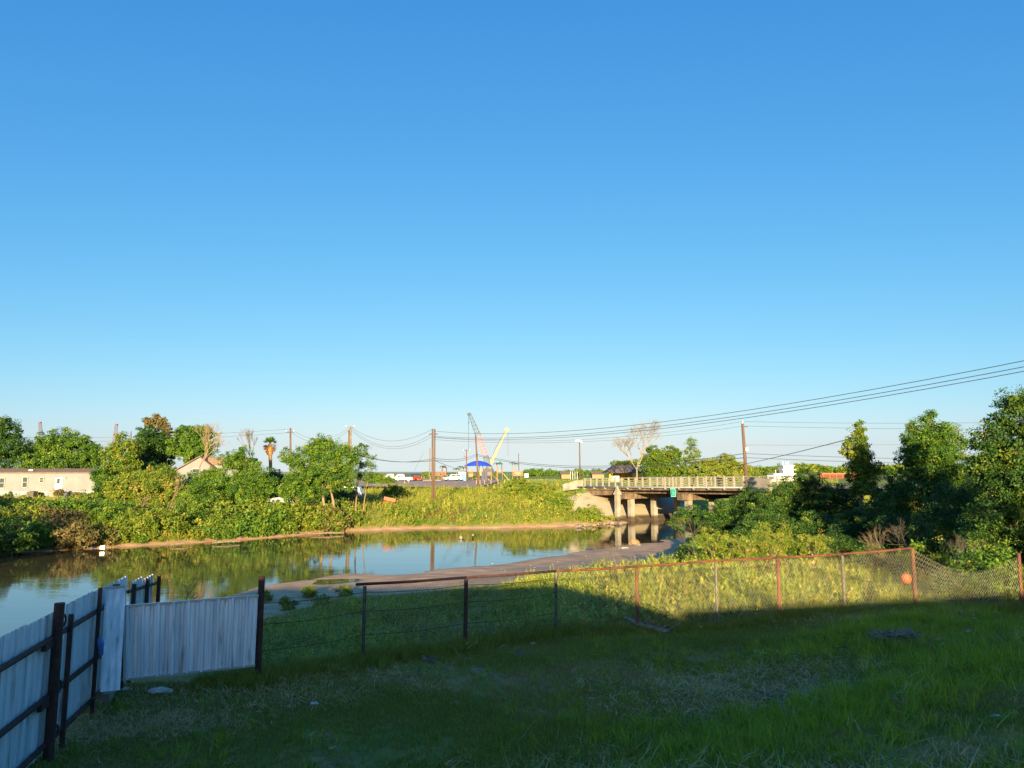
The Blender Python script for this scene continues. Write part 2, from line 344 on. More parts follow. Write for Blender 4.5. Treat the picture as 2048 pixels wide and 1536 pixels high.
def axis(vals): return np.array(sorted(set(np.round(vals, 4))))
Xs = list(np.arange(-20, 20.01, .28)); x = 20
while x < 5000: x *= 1.035; Xs += [x, -x]
Ys = list(np.arange(-4, 30, .25)) + list(np.arange(30, 100, .6)); y = 100; Ys += [-5, -7, -10, -15, -25, -60, -200]
while y < 6000: y *= 1.05; Ys.append(y)
Xs = axis(Xs); Ys = axis(Ys)
GX, GY = np.meshgrid(Xs, Ys); GZ = H(GX, GY)
nx, ny = len(Xs), len(Ys)
idx = np.arange(nx * ny).reshape(ny, nx)
F = np.stack([idx[:-1, :-1], idx[:-1, 1:], idx[1:, 1:], idx[1:, :-1]], -1).reshape(-1, 4)
# kind of ground by place: 0 turf, 1 mud
mudm = np.zeros_like(GX)
sg = np.clip(GX / np.maximum(GY, 5), -.85, .95)
mudm = np.where((GY > 15) & (GY < 78) & (GZ < .27), 1.0, 0.0)
gm = bpy.data.materials.new('ground_turf_and_mud'); gm.use_nodes = True
def ground_material(m):
    n = m.node_tree; p = n.nodes['Principled BSDF']; L = n.links; p.inputs['Specular IOR Level'].default_value = .25
    tc = n.nodes.new('ShaderNodeTexCoord'); P = tc.outputs['Object']
    def noise(sc, det=5, st=None):
        t = n.nodes.new('ShaderNodeTexNoise'); t.inputs['Scale'].default_value = sc; t.inputs['Detail'].default_value = det
        if st:
            mp = n.nodes.new('ShaderNodeMapping'); mp.inputs['Scale'].default_value = st; L.new(P, mp.inputs[0]); L.new(mp.outputs[0], t.inputs['Vector'])
        else: L.new(P, t.inputs['Vector'])
        return t.outputs[0]
    def ramp(f, els):
        r = n.nodes.new('ShaderNodeValToRGB'); e = r.color_ramp.elements
        e[0].position, e[0].color = els[0][0], (*els[0][1], 1); e[1].position, e[1].color = els[-1][0], (*els[-1][1], 1)
        for q in els[1:-1]: z = e.new(q[0]); z.color = (*q[1], 1)
        L.new(f, r.inputs[0]); return r.outputs[0]
    def mix(f, a, b):
        x = n.nodes.new('ShaderNodeMix'); x.data_type = 'RGBA'; L.new(f, x.inputs[0]); L.new(a, x.inputs[6]); L.new(b, x.inputs[7]); return x.outputs[2]
    g = ramp(noise(1.3, 6), [(.3, (.10, .13, .02)), (.48, (.17, .18, .034)), (.66, (.34, .22, .09))])
    g2 = ramp(noise(.35, 4), [(.48, (0, 0, 0)), (.62, (1, 1, 1))])
    soil = ramp(noise(9, 4), [(.3, (.22, .13, .06)), (.7, (.40, .25, .12))])
    turf = mix(g2, g, mix(g2, g, soil))
    far = ramp(noise(.12, 6), [(.35, (.13, .20, .025)), (.65, (.24, .25, .045))])
    sx = n.nodes.new('ShaderNodeSeparateXYZ'); L.new(P, sx.inputs[0])
    mr = n.nodes.new('ShaderNodeMapRange'); mr.inputs[1].default_value = 20; mr.inputs[2].default_value = 40; L.new(sx.outputs[1], mr.inputs[0])
    base = mix(mr.outputs[0], turf, far)
    a = n.nodes.new('ShaderNodeAttribute'); a.attribute_name = 'mud'
    mud = ramp(noise(.9, 8, (1, 2.2, 1)), [(.3, (.30, .185, .10)), (.5, (.45, .28, .15)), (.7, (.60, .39, .22))])
    dz = n.nodes.new('ShaderNodeMapRange'); dz.inputs[1].default_value = .07; dz.inputs[2].default_value = .19; L.new(sx.outputs[2], dz.inputs[0])
    sand = ramp(noise(6, 8), [(.3, (.26, .16, .08)), (.6, (.42, .28, .15))])
    mud = mix(dz.outputs[0], mud, sand)
    L.new(mix(a.outputs['Fac'], base, mud), p.inputs['Base Color'])
    rr = n.nodes.new('ShaderNodeMapRange'); rr.inputs[3].default_value = .95; rr.inputs[4].default_value = .62; L.new(a.outputs['Fac'], rr.inputs[0]); L.new(rr.outputs[0], p.inputs['Roughness'])
    b = n.nodes.new('ShaderNodeBump'); b.inputs['Strength'].default_value = .25; b.inputs['Distance'].default_value = .03
    L.new(noise(7, 8), b.inputs['Height']); L.new(b.outputs[0], p.inputs['Normal'])
ground_material(gm)
me = npmesh('ground', np.stack([GX, GY, GZ], -1).reshape(-1, 3), F, smooth=True)
a = me.attributes.new('mud', 'FLOAT', 'POINT'); a.data.foreach_set('value', mudm.ravel().astype(np.float32))
tag(put('ground', me, gm), 'grassy yard, mud flats and creek banks', None, None, 'structure')

# water
wm = bpy.data.materials.new('brown_creek_water'); wm.use_nodes = True
def water_material(m):
    n = m.node_tree; p = n.nodes['Principled BSDF']; L = n.links
    p.inputs['Base Color'].default_value = (.075, .060, .028, 1); p.inputs['Roughness'].default_value = .015
    p.inputs['IOR'].default_value = 1.5; p.inputs['Specular IOR Level'].default_value = .9
    tc = n.nodes.new('ShaderNodeTexCoord'); mp = n.nodes.new('ShaderNodeMapping'); mp.inputs['Scale'].default_value = (.5, 1.6, 1)
    L.new(tc.outputs['Object'], mp.inputs[0])
    t = n.nodes.new('ShaderNodeTexNoise'); t.inputs['Scale'].default_value = 3.0; t.inputs['Detail'].default_value = 3
    t2 = n.nodes.new('ShaderNodeTexNoise'); t2.inputs['Scale'].default_value = .35
    r = n.nodes.new('ShaderNodeMapRange'); r.inputs[1].default_value = .42; r.inputs[2].default_value = .68; r.inputs[3].default_value = .25
    L.new(mp.outputs[0], t.inputs['Vector']); L.new(mp.outputs[0], t2.inputs['Vector']); L.new(t2.outputs[0], r.inputs[0])
    mu = n.nodes.new('ShaderNodeMath'); mu.operation = 'MULTIPLY'; L.new(t.outputs[0], mu.inputs[0]); L.new(r.outputs[0], mu.inputs[1])
    b = n.nodes.new('ShaderNodeBump'); b.inputs['Strength'].default_value = .35; b.inputs['Distance'].default_value = .012
    L.new(mu.outputs[0], b.inputs['Height']); L.new(b.outputs[0], p.inputs['Normal'])
water_material(wm)
MB().add([(-260, 12, 0), (75, 12, 0), (75, 125, 0), (-260, 125, 0)], [(0, 1, 2, 3)]).build('water', wm)
tag(bpy.data.objects['water'], 'still brown creek water mirroring the far bank', None, None, 'structure')
# bay water far away, a thin grey line at the horizon
MB().add([(-2500, 900, 2.6), (-120, 900, 2.6), (-120, 5900, 2.6), (-4800, 5900, 2.6)], [(0, 1, 2, 3)]).build('bay_water', mat('grey_bay_water', (.34, .37, .40), .9))
tag(bpy.data.objects['bay_water'], 'grey bay water on the horizon', None, None, 'structure')

# road with its shoulder and centre line
def ribbon(name, w0, w1, dz, m, t0=-7.5, t1=2.4, n=90, label=None, skip=None):
    V = []; Fc = []
    for i in range(n + 1):
        t = t0 + (t1 - t0) * i / n
        base = Vector((AX, AY, 0)) + Vector((12.2, -20, 0)) * t
        for w in (w0, w1): p = base + BW * w; V.append((p.x, p.y, float(road_z(t)) + dz))
        if i < n and not (skip and skip[0] < t < skip[1]): k = 2 * i; Fc.append((k, k + 1, k + 3, k + 2))
    o = MB().add(V, Fc).build(name, m); return tag(o, label, None, None, 'structure')
ribbon('road', .5, 9.5, .03, M['asphalt'], label='worn asphalt road along the embankment', skip=(-.02, .99))
MB().add([at(700, 969.5, 150), at(1010, 967, 165), at(1000, 960.6, 215), at(700, 960.6, 215)], [(0, 1, 2, 3)]).build('parking_lot', M['asphalt'])
po = bpy.data.objects['parking_lot']
for v, (x, y) in zip(po.data.vertices, [(-36, 128), (-5.5, 108), (-2, 222), (-56, 222)]): v.co = (x, y, 2.56)
tag(po, 'asphalt parking apron beyond the road', None, None, 'structure')

# ------------------------------------------------------------------ bridge
def BP(u, w, z): return Vector((AX, AY, 0)) + BU * u + BW * w + Vector((0, 0, z))
def dz_(u): return 3.3 + .4 * u / BL
rot_b = math.atan2(BU.y, BU.x)
L0, L1, WD = -.2, BL - .3, 9.6
br = thing('road_bridge', 'low concrete road bridge with slatted railings over the creek', 'bridge', BP(0, 0, 0))
MB().add([BP(L0, 0.08, dz_(L0)), BP(L1, 0.08, dz_(L1)), BP(L1, WD, dz_(L1)), BP(L0, WD, dz_(L0)),
          BP(L0, 0.08, dz_(L0) - .28), BP(L1, 0.08, dz_(L1) - .28), BP(L1, WD, dz_(L1) - .28), BP(L0, WD, dz_(L0) - .28)],
         [(0, 1, 2, 3), (7, 6, 5, 4), (0, 4, 5, 1), (1, 5, 6, 2), (2, 6, 7, 3), (3, 7, 4, 0)]).build('deck', M['concrete'], br)
g = MB()
g.prism([(L0, -.30), (L1, -.30), (L1, .04), (L0, .04)], lambda u, z: BP(u, -.12, dz_(u) + z), lambda u, z: BP(u, .078, dz_(u) + z))
g.build('edge_beam', M['concrete_stain'], br)
for w in (.6, 3.3, 6.1, 8.9):
    MB().prism([(L0, -.62), (L1, -.62), (L1, -.285), (L0, -.285)], lambda u, z: BP(u, w, dz_(u) + z), lambda u, z: BP(u, w + .35, dz_(u) + z)).build('girder', M['concrete_stain'], br)
# fascia hanging lower over the end span
MB().prism([(0, -.95), (6.2, -.78), (6.2, -.305), (0, -.305)], lambda u, z: BP(u, .12, dz_(u) + z), lambda u, z: BP(u, .42, dz_(u) + z)).build('fascia', M['concrete_stain'], br)
# railings
me_post = MB().box((0, -.02, .46), (.13, .16, .94)).build('rail_post', M['concrete_pale']); pm = me_post.data; bpy.data.objects.remove(me_post)
RU0, RU1, NR = .6, BL - .9, 22
for side, w in ((0, -.02), (1, WD - .1)):
    for i in range(NR):
        u = RU0 + (RU1 - RU0) * i / (NR - 1); p = BP(u, w, dz_(u) + .04)
        shared('rail_post', pm, br, p - br.location, (0, 0, rot_b))
    for k, hgt in enumerate((.20, .42, .64, .88)):
        MB().beam(BP(RU0 - .3, w, dz_(RU0) + .04 + hgt - .02), BP(RU1 + .3, w, dz_(RU1) + .04 + hgt - .02), .05, .06 if k < 3 else .09).build('rail', M['concrete_pale'], br)
# utility pipe hung outside the edge
q = MB(); q.tube([BP(-.4, -.28, dz_(0) - .02), BP(BL - .2, -.28, dz_(BL) - .02)], .085, 8); q.build('utility_pipe', M['pipe_grey'], br, smooth=True)
for i in range(13):
    u = .8 + i * (BL - 1.8) / 12
    MB().box(BP(u, -.24, dz_(u) - .06), (.07, .26, .26), rot_b).build('pipe_bracket', M['pipe_grey'], br)
# parapet end blocks
MB().prism([(-2.3, -.45), (.15, -.15), (.15, .74), (-.6, .72), (-2.3, .30)], lambda u, z: BP(u, -.15 + .35 * min(0, u), dz_(u) + z), lambda u, z: BP(u, .1 + .35 * min(0, u), dz_(u) + z)).build('parapet', M['concrete_white'], br)
MB().prism([(BL - .4, -.3), (BL + 1.9, -.3), (BL + 1.9, .62), (BL + .4, .84), (BL - .4, .88)], lambda u, z: BP(u, -.16, dz_(u) + z), lambda u, z: BP(u, .12, dz_(u) + z)).build('parapet', M['concrete_pale'], br)
# piers
for u0, zt in ((7.6, .62), (15.6, .62)):
    zc = dz_(u0) - zt
    MB().prism([(-.35, -.55), (-.35, 0), (WD + .3, 0), (WD + .3, -.42), (.9, -.55)], lambda w, z: BP(u0 - .38, w - .2, zc + z), lambda w, z: BP(u0 + .38, w - .2, zc + z)).build('pier_cap', M['concrete_stain'], br)
    for w in (.5, 3.6, 6.8):
        MB().box(BP(u0, w, zc / 2 - 1.03), (.5, .5, zc + 1.0), rot_b).build('pier_pile', M['pile'], br)
# end wall (abutment face) and sloped apron
MB().box(BP(.9, WD / 2, 2.55), (.5, WD - .4, 1.0), rot_b).build('abutment', M['concrete_stain'], br)
MB().box(BP(BL - 1.2, WD / 2, 1.6), (.5, WD - .4, 2.9), rot_b).build('abutment', M['concrete_stain'], br)
def apron():
    V = []; Fc = []; n = 22
    prof = [(0, 2.85), (.7, 2.68), (3.5, 1.52), (7.4, -.14)]
    lines = []
    for w in (11, 5.5, 0): lines.append([BP(.5 + r_, w, z_ + .02) for r_, z_ in prof])
    for i in range(1, n + 1):
        a_ = -math.pi / 2 * 1.12 * i / n
        lines.append([BP(.5 + r_ * math.cos(a_), r_ * math.sin(a_), z_ + .02) for r_, z_ in prof])
    for l in lines: V += l
    k = len(prof)
    for i in range(len(lines) - 1):
        for j in range(k - 1): b_ = i * k + j; Fc.append((b_, b_ + 1, b_ + k + 1, b_ + k))
    return MB().add(V, Fc)
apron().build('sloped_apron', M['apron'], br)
# pile before the first pier, its pointed white cap models a triangle of sunlight
fp = thing('front_pile', 'pale square pile before the bridge pier, a triangle of sunlight shaped as its cap', 'pile', BP(7.4, -1.1, 0))
MB().box(BP(7.4, -1.1, 1.0), (.42, .42, 3.4), rot_b).build('shaft', M['pile'], fp)
q = MB(); c0 = BP(7.4, -1.1, 2.7)
V = [c0 + BU * a_ * .34 + BW * b_ * .3 for a_, b_ in ((-1, -1), (1, -1), (1, 1), (-1, 1))] + [c0 + Vector((0, 0, .95))]
q.add(V, [(3, 2, 1, 0), (0, 1, 4), (1, 2, 4), (2, 3, 4), (3, 0, 4)]).build('sunlight_cap', M['concrete_white'], fp)
# green sign
sp = BP(14.6, -.42, dz_(14.6) - .48)
sg_ = thing('bridge_sign', 'small teal sign with a pale border hung on the bridge edge beside the second pier', 'sign', sp)
Mx = Matrix.Translation(sp) @ Matrix.Rotation(R(-4), 4, 'Y') @ Matrix.Rotation(rot_b, 4, 'Z')
MB(Mx).box((0, 0, 0), (.62, .03, .78)).build('sign_panel', M['mint'], sg_)
MB(Mx).box((0, -.02, 0), (.50, .012, .62)).build('sign_face', M['teal'], sg_)
q = MB(Mx)
for z_, wd_ in ((.22, .30), (.05, .26), (-.20, .30)): q.box((-.02, -.03, z_), (wd_, .008, .05))
for x_, z_, wd_, hh in ((.06, .0, .22, .04), (.06, -.12, .22, .04), (-.04, -.06, .04, .14), (.16, -.06, .04, .14)): q.box((x_, -.03, z_), (wd_, .008, hh))
q.build('sign_mark', M['mint'], sg_)
MB(Mx).box((.36, .10, .1), (.04, .2, .5)).build('sign_bracket', M['galv_old'], sg_)

# ------------------------------------------------------------------ chain link fence
fc = thing('chain_link_fence', 'long chain link fence with rusty posts and a sagging rusty top rail along the yard', 'fence', pf[4])
tops = []
for (px, pb, pt, Y, kind), b_ in zip(POSTS, pf):
    t_ = at(px, pt, Y); t_.x = b_.x + (0.0 if kind == 'tall' else .01); tops.append(t_)
    rad = {'tall': .055, 'galv': .034, 'rust': .042}[kind]
    mt = M['rust_dark'] if kind == 'tall' else (M['galv_old'] if kind == 'galv' else M['rust'])
    if px in (930,): mt = M['rust_dark']
    MB().tube([b_ - Vector((0, 0, .4)), t_ - Vector((0, 0, 0 if kind == 'tall' or px > 1800 else .04))], rad, 10).build('post', mt, fc, smooth=False)
rl = [at(712, 1169, 13.72)] + [t_.copy() for t_ in tops[1:9]]
for i in range(len(rl) - 1):
    if i == 0: continue
for i, (a_, b_) in enumerate(zip([rl[0]] + rl[2:4] + rl[4:-1], rl[2:4] + rl[4:])):
    MB().tube([a_, (a_ + b_) / 2 - Vector((0, 0, .012)), b_], .027, 8).build('top_rail', M['rust_dark'] if i < 2 else M['rust'], fc, smooth=True)
def mesh_bay(b0, t0, b1, t1, rad, cell=.062, sag=0.0):
    # woven wires: zigzags between two posts
    Lh = (Vector((b1.x, b1.y, 0)) - Vector((b0.x, b0.y, 0))).length; nw = int(Lh / cell); V = []; Fc = []
    for i in range(nw):
        hgt = (t0.z - b0.z) * (1 - i / nw) + (t1.z - b1.z) * i / nw - .03; nk = int(hgt / (cell / 1.0)) * 1
        for k in range(nk * 1 + 1):
            f = (i + (k % 2)) / nw
            z0 = b0.z * (1 - f) + b1.z * f; z1 = t0.z * (1 - f) + t1.z * f - sag * math.sin(math.pi * f)
            zz = z1 - .02 - k * (cell / 1.0) * (z1 - z0) / (hgt + .03)
            x_ = b0.x * (1 - f) + b1.x * f; y_ = b0.y * (1 - f) + b1.y * f - .045 + (.006 if k % 2 else -.006)
            base = len(V)
            V += [(x_ - rad, y_, zz), (x_ + rad * .5, y_ - rad, zz), (x_ + rad * .5, y_ + rad, zz)]
            if k:
                for j in range(3): Fc.append((base - 3 + j, base - 3 + (j + 1) % 3, base + (j + 1) % 3, base + j))
    return np.array(V), np.array(Fc)
for i in range(len(POSTS) - 1):
    b0, t0, b1, t1 = pf[i], tops[i].copy(), pf[i + 1], tops[i + 1].copy()
    if i == 0: t0 = b0 + Vector((0, 0, 1.25)); t1 = b1 + Vector((0, 0, 1.33))
    V, Fc = mesh_bay(b0, t0, b1, t1, .0028 if i < 3 else .0040, sag=.45 if i == 8 else 0)
    o = put('wire_mesh', npmesh('wire_mesh', V - np.array(fc.location), Fc), M['wire'] if i >= 3 else M['galv_old'], fc)  # bays in sun get paler wire, bays in shade a darker metal
for k, f in enumerate((.06, .36, .66, .90)):
    for i in range(3 if k else 5):
        a_ = pf[i].lerp(tops[i] if i else pf[0] + Vector((0, 0, 1.45)), f); b_ = pf[i + 1].lerp(tops[i + 1], f); off = Vector((0, -.06, 0))
        pts = [a_.lerp(b_, j / 6) + off - Vector((0, 0, .04 * math.sin(math.pi * j / 6))) for j in range(7)]
        MB().tube(pts, .0055, 4).build('strand_wire', M['wire_dark'], fc)
# latch arm on the tall post
lp = at(505, 1262, 12.55)
MB().beam(lp + Vector((-.18, 0, 0)), lp + Vector((.12, 0, .02)), .04, .05).box(lp + Vector((.06, 0, -.16)), (.04, .04, .26)).build('latch', M['rust_dark'], fc)

# ------------------------------------------------------------------ sheet metal fence, leaning sheet and gate panel
g0 = on(105, 1500, 1.35); g1 = on(195, 1410, 1.35); gd = (g1 - g0).normalized()
def along(px, lo=-4, hi=8):        # where the fence line meets a photo column
    for _ in range(50):
        m_ = (lo + hi) / 2; p = g0 + gd * m_
        fx = FOC * p.x / (p.y * cp_ + (p.z - CAMZ) * sp_) + 1024
        if fx < px: lo = m_
        else: hi = m_
    return g0 + gd * lo
def ribbed(a_, b_, z0, z1, pitch=.235, h=.028, rib=.045, lap=0, slant=0):
    # profiled sheet standing between plan points a and b
    a_ = Vector((a_.x, a_.y, 0)); b_ = Vector((b_.x, b_.y, 0)); L_ = (b_ - a_).length; d = (b_ - a_) / L_; nn = Vector((d.y, -d.x, 0))
    prof = [(0, 0)]; x_ = pitch / 3
    while x_ < L_ - .07:
        prof += [(x_, 0), (x_ + .018, h), (x_ + .018 + rib * .5, h), (x_ + .036 + rib * .5, 0)]; 
        m_ = x_ + pitch * .55
        if m_ < L_ - .03: prof += [(m_, 0), (m_ + .008, h * .25), (m_ + .016, 0)]
        x_ += pitch
    prof.append((L_, 0)); V = []; Fc = []
    for x_, q_ in prof:
        p = a_ + d * x_ + nn * (q_ + lap)
        f = x_ / L_
        V += [p + Vector((0, 0, z0(f) if callable(z0) else z0)), p + Vector((0, 0, z1(f) if callable(z1) else z1))]
    for i in range(len(prof) - 1): Fc.append((2 * i, 2 * i + 2, 2 * i + 3, 2 * i + 1))
    return MB().add(V, Fc)
def thick(o, t=.0012):
    md = o.modifiers.new('thickness', 'SOLIDIFY'); md.thickness = t; return o
sf = thing('sheet_metal_fence', 'tall corrugated metal sheet fence on rusty brown pipe framing beside the gate panel', 'fence', g0)
P5, P75, P105, P170, P205 = along(-70), along(80), along(108), along(170), along(206)
ztop = at(215, 1160, along(215).y).z - .02; zb = 1.50
nrm = Vector((gd.y, -gd.x, 0))
def mk_sheets(pa, pb, z0, z1, w=.92):
    n = max(1, round((pb - pa).length / w))
    for i in range(n):
        a_ = pa.lerp(pb, i / n); b_ = pa.lerp(pb, (i + 1) / n + .02)
        thick(ribbed(a_ - nrm * .03, b_ - nrm * .03, z0, z1 + random.Random(i).uniform(-.012, .012), lap=.002 * (i % 2)).build('metal_sheet', M['sheet'], sf))
mk_sheets(g0 - gd * 4.2, P75 + gd * .22, 1.42, ztop)
mk_sheets(P105 + gd * .14, P205 + gd * .3, zb, ztop)
for p, r_, zt_, mt in ((P5, .035, ztop - .02, 'rust_dark'), (P75, .062, ztop + .13, 'rust_dark'), (P105, .034, ztop - .10, 'rust_dark'), (P170, .03, ztop + .06, 'rust_dark'), (P205, .055, ztop - .02, 'rust_dark')):
    b_ = p + nrm * .09; zg = hz(b_.x, b_.y)
    MB().tube([(b_.x, b_.y, zg - .3), (b_.x, b_.y, zt_)], r_, 12).build('post', M[mt], sf, smooth=False)
for z_, r_ in ((ztop - .30, .036), (ztop - 1.02, .036), (1.56, .036)):
    MB().tube([g0 - gd * 4.2 + nrm * .045 + Vector((0, 0, z_ - 1.35)), P75 + nrm * .045 + gd * .05 + Vector((0, 0, z_ - 1.35))], r_, 8).build('frame_pipe', M['rust_dark'], sf)
    MB().tube([P75 + gd * .12 + nrm * .045 + Vector((0, 0, z_ - 1.35)), P205 + nrm * .045 + gd * .1 + Vector((0, 0, z_ - 1.35))], r_, 8).build('frame_pipe', M['rust_dark'], sf)
for base, sgn in ((P75, 1), (P205, 1)):
    for z_ in (ztop - .12, ztop - .95, ztop - 1.5) if base is P75 else (ztop - .75, ztop - 1.28):
        q = MB(); c_ = base + nrm * .11 + gd * .13; c_.z = z_; ring = []
        for k in range(11):
            a_ = 2 * math.pi * k / 10; ring.append(c_ + gd * .075 * math.cos(a_) + Vector((0, 0, .075 * math.sin(a_))))
        q.tube(ring, .014, 6, cap=False).build('hinge_ring', M['rust_dark'], sf)
for z_ in (ztop - .34, ztop - 1.06):
    c_ = P75 + nrm * .05 - gd * .16; c_.z = z_
    MB().box(c_, (.05, .34, .13), math.atan2(gd.y, gd.x) - math.pi / 2).build('gusset_plate', M['rust_dark'], sf)
q = MB()
for k in range(26):
    for z_ in (ztop - .30, ztop - 1.02):
        c_ = g0 - gd * 4 + gd * (k * .235) + nrm * .0; q.box((c_.x, c_.y, z_), (.014, .014, .014))
tag(q.build('screw', M['rust_dark'], sf), kind='stuff')
# rag tied to the thin post
cr = P170 + nrm * .14; cr.z = ztop - .78
q = MB(); q.tube([cr + Vector((-.03, 0, .10)), cr + Vector((.02, -.02, 0)), cr + Vector((.03, -.01, -.12)), cr + Vector((.05, 0, -.22))], [.03, .045, .03, .012], 7)
q.tube([cr + Vector((-.05, 0, .02)), cr + Vector((.0, -.03, .04)), cr + Vector((.06, 0, 0))], [.015, .035, .015], 7)
tag(q.build('rag', M['cloth_blue']), 'blue cloth rag tied to the rusty pipe of the sheet fence', 'rag')
# farther stretch of the same kind of fence going down to the water
s2 = thing('sheet_metal_fence', 'short stretch of metal sheet fence stepping down to the water behind the gate panel', 'fence', along(250))
q0, q1, q2 = along(236), along(252), along(302)
def z2(px, py): return at(px, py, along(px).y).z
for a_, b_, za, zb_ in ((along(222), along(246), 1165, 1146), (along(253), along(278), 1168, 1148), (along(279), along(301), 1162, 1143)):
    zz = (at(230, za, a_.y).z + at(240, zb_, b_.y).z) / 2
    thick(ribbed(a_ - nrm * .03, b_ - nrm * .03, zz - 1.45, zz, pitch=.2).build('metal_sheet', M['sheet'], s2))
for p, py in ((along(248), 1168), (along(277), 1158), (along(302), 1149)):
    zt_ = at(250, py, p.y).z; MB().tube([(p.x + .08, p.y, zt_ - 1.9), (p.x + .08, p.y, zt_)], .04, 8).build('post', M['rust_dark'], s2)
pA, pB = along(240), along(302)
for dzp in (-.16, -.8):
    MB().tube([(pA.x + .04, pA.y, at(240, 1165, pA.y).z + dzp), (pB.x + .04, pB.y, at(302, 1150, pB.y).z + dzp)], .03, 6).build('frame_pipe', M['rust_dark'], s2)
# leaning narrow sheet between fence and gate
ln = thing('leaning_sheet', 'narrow loose metal sheet leaning in the gap between the sheet fence and the gate panel', 'metal sheet', at(222, 1384, 11.2))
tl, trr, bl, brr = at(211, 1175, 11.5), at(252, 1172, 11.7), at(200, 1384, 11.15), at(240, 1380, 11.3)
V = []; Fc = []; nseg = 24
for i in range(nseg + 1):
    f = i / nseg; ph = f * 3 % 1; off = Vector((0, -.03 if .25 < ph < .5 else 0, 0))
    V += [bl.lerp(brr, f) + off, tl.lerp(trr, f) + off]
for i in range(nseg): Fc.append((2 * i, 2 * i + 2, 2 * i + 3, 2 * i + 1))
me_ = MB().add(V, Fc).build('sheet', M['sheet'], ln); thick(me_)
MB().beam(tl + Vector((0, -.04, .0)), trr + Vector((0, -.04, 0)), .015, .03).build('cap_strip', M['sheet_trim'], ln)
# gate panel
gp = thing('gate_panel', 'wide corrugated metal gate panel hung level beside the tall rusty post', 'gate', at(245, 1360, 11.7))
TL, TR, BR_, BL_ = at(248, 1212, 11.75), at(516, 1191, 12.45), at(509, 1330, 12.4), at(246, 1359, 11.7)
nr = 9; prof = []
for i in range(nr):
    x0 = (i + .12) / nr; prof += [(x0, 0), (x0 + .008, .05), (x0 + .022, .05), (x0 + .030, 0), (x0 + .058, 0), (x0 + .062, .02), (x0 + .066, 0), (x0 + .084, 0), (x0 + .088, .02), (x0 + .092, 0)]
prof = [(0, 0)] + prof + [(1, 0)]
def panel_pt(f, t): return BL_.lerp(BR_, f).lerp(TL.lerp(TR, f), t)
gn = Vector((.3, -1, 0)).normalized()
for k in range(3):
    f0, f1 = k / 3, (k + 1) / 3 + (.004 if k < 2 else 0)
    pr = [(f0, 0)] + [p for p in prof if f0 < p[0] < f1] + [(f1, 0)]; V = []; Fc = []
    for f, h_ in pr: V += [panel_pt(f, 0) + gn * (h_ + .003 * (k % 2)), panel_pt(f, 1) + gn * (h_ + .003 * (k % 2))]
    for i in range(len(pr) - 1): Fc.append((2 * i, 2 * i + 2, 2 * i + 3, 2 * i + 1))
    thick(MB().add(V, Fc).build('metal_sheet', M['sheet'], gp))
q = MB()
for t_ in (.08, .5, .93):
    for i in range(nr * 2): q.box(panel_pt((i + .35) / (nr * 2), t_) + gn * .006, (.013, .013, .013))
tag(q.build('screw', M['rust_dark'], gp), kind='stuff')
MB().beam(panel_pt(-.005, 1.0) + gn * .012, panel_pt(1.005, 1.0) + gn * .012, .05, .03).build('edge_trim', M['sheet_trim'], gp)
MB().beam(panel_pt(-.005, 0.0) + gn * .012, panel_pt(1.005, 0.0) + gn * .012, .05, .03).build('edge_trim', M['sheet_trim'], gp)
MB().tube([panel_pt(-.012, -.12) - gn * .02, panel_pt(-.012, 1.1) - gn * .02], .03, 8).build('frame_pipe', M['rust_dark'], gp)
MB().tube([panel_pt(.0, .93) - gn * .05, panel_pt(1, .93) - gn * .05], .022, 8).build('frame_pipe', M['rust_dark'], gp)
# ------------------------------------------------------------------ foliage
RS = np.random.RandomState
def leaf_quads(P, D, size, rs, asp=.55, tint=None, droop=0):
    # one bent-free leaf quad per point, random tilt, biased to face D
    n = len(P); a = rs.normal(size=(n, 3)); a /= np.linalg.norm(a, axis=1, keepdims=True)
    nrm = rs.normal(size=(n, 3)) * .9 + D * .7; nrm /= np.linalg.norm(nrm, axis=1, keepdims=True)
    if droop: a[:, 2] -= droop
    a = a - nrm * np.sum(a * nrm, 1, keepdims=True); a /= (np.linalg.norm(a, axis=1, keepdims=True) + 1e-6)
    b = np.cross(nrm, a); sz = size * rs.uniform(.6, 1.3, (n, 1))
    V = np.stack([P - a * sz * .5, P + b * sz * asp * .5 - a * sz * .05, P + a * sz * .5, P - b * sz * asp * .5 - a * sz * .05], 1)
    return V.reshape(-1, 3), np.arange(4 * n).reshape(n, 4)
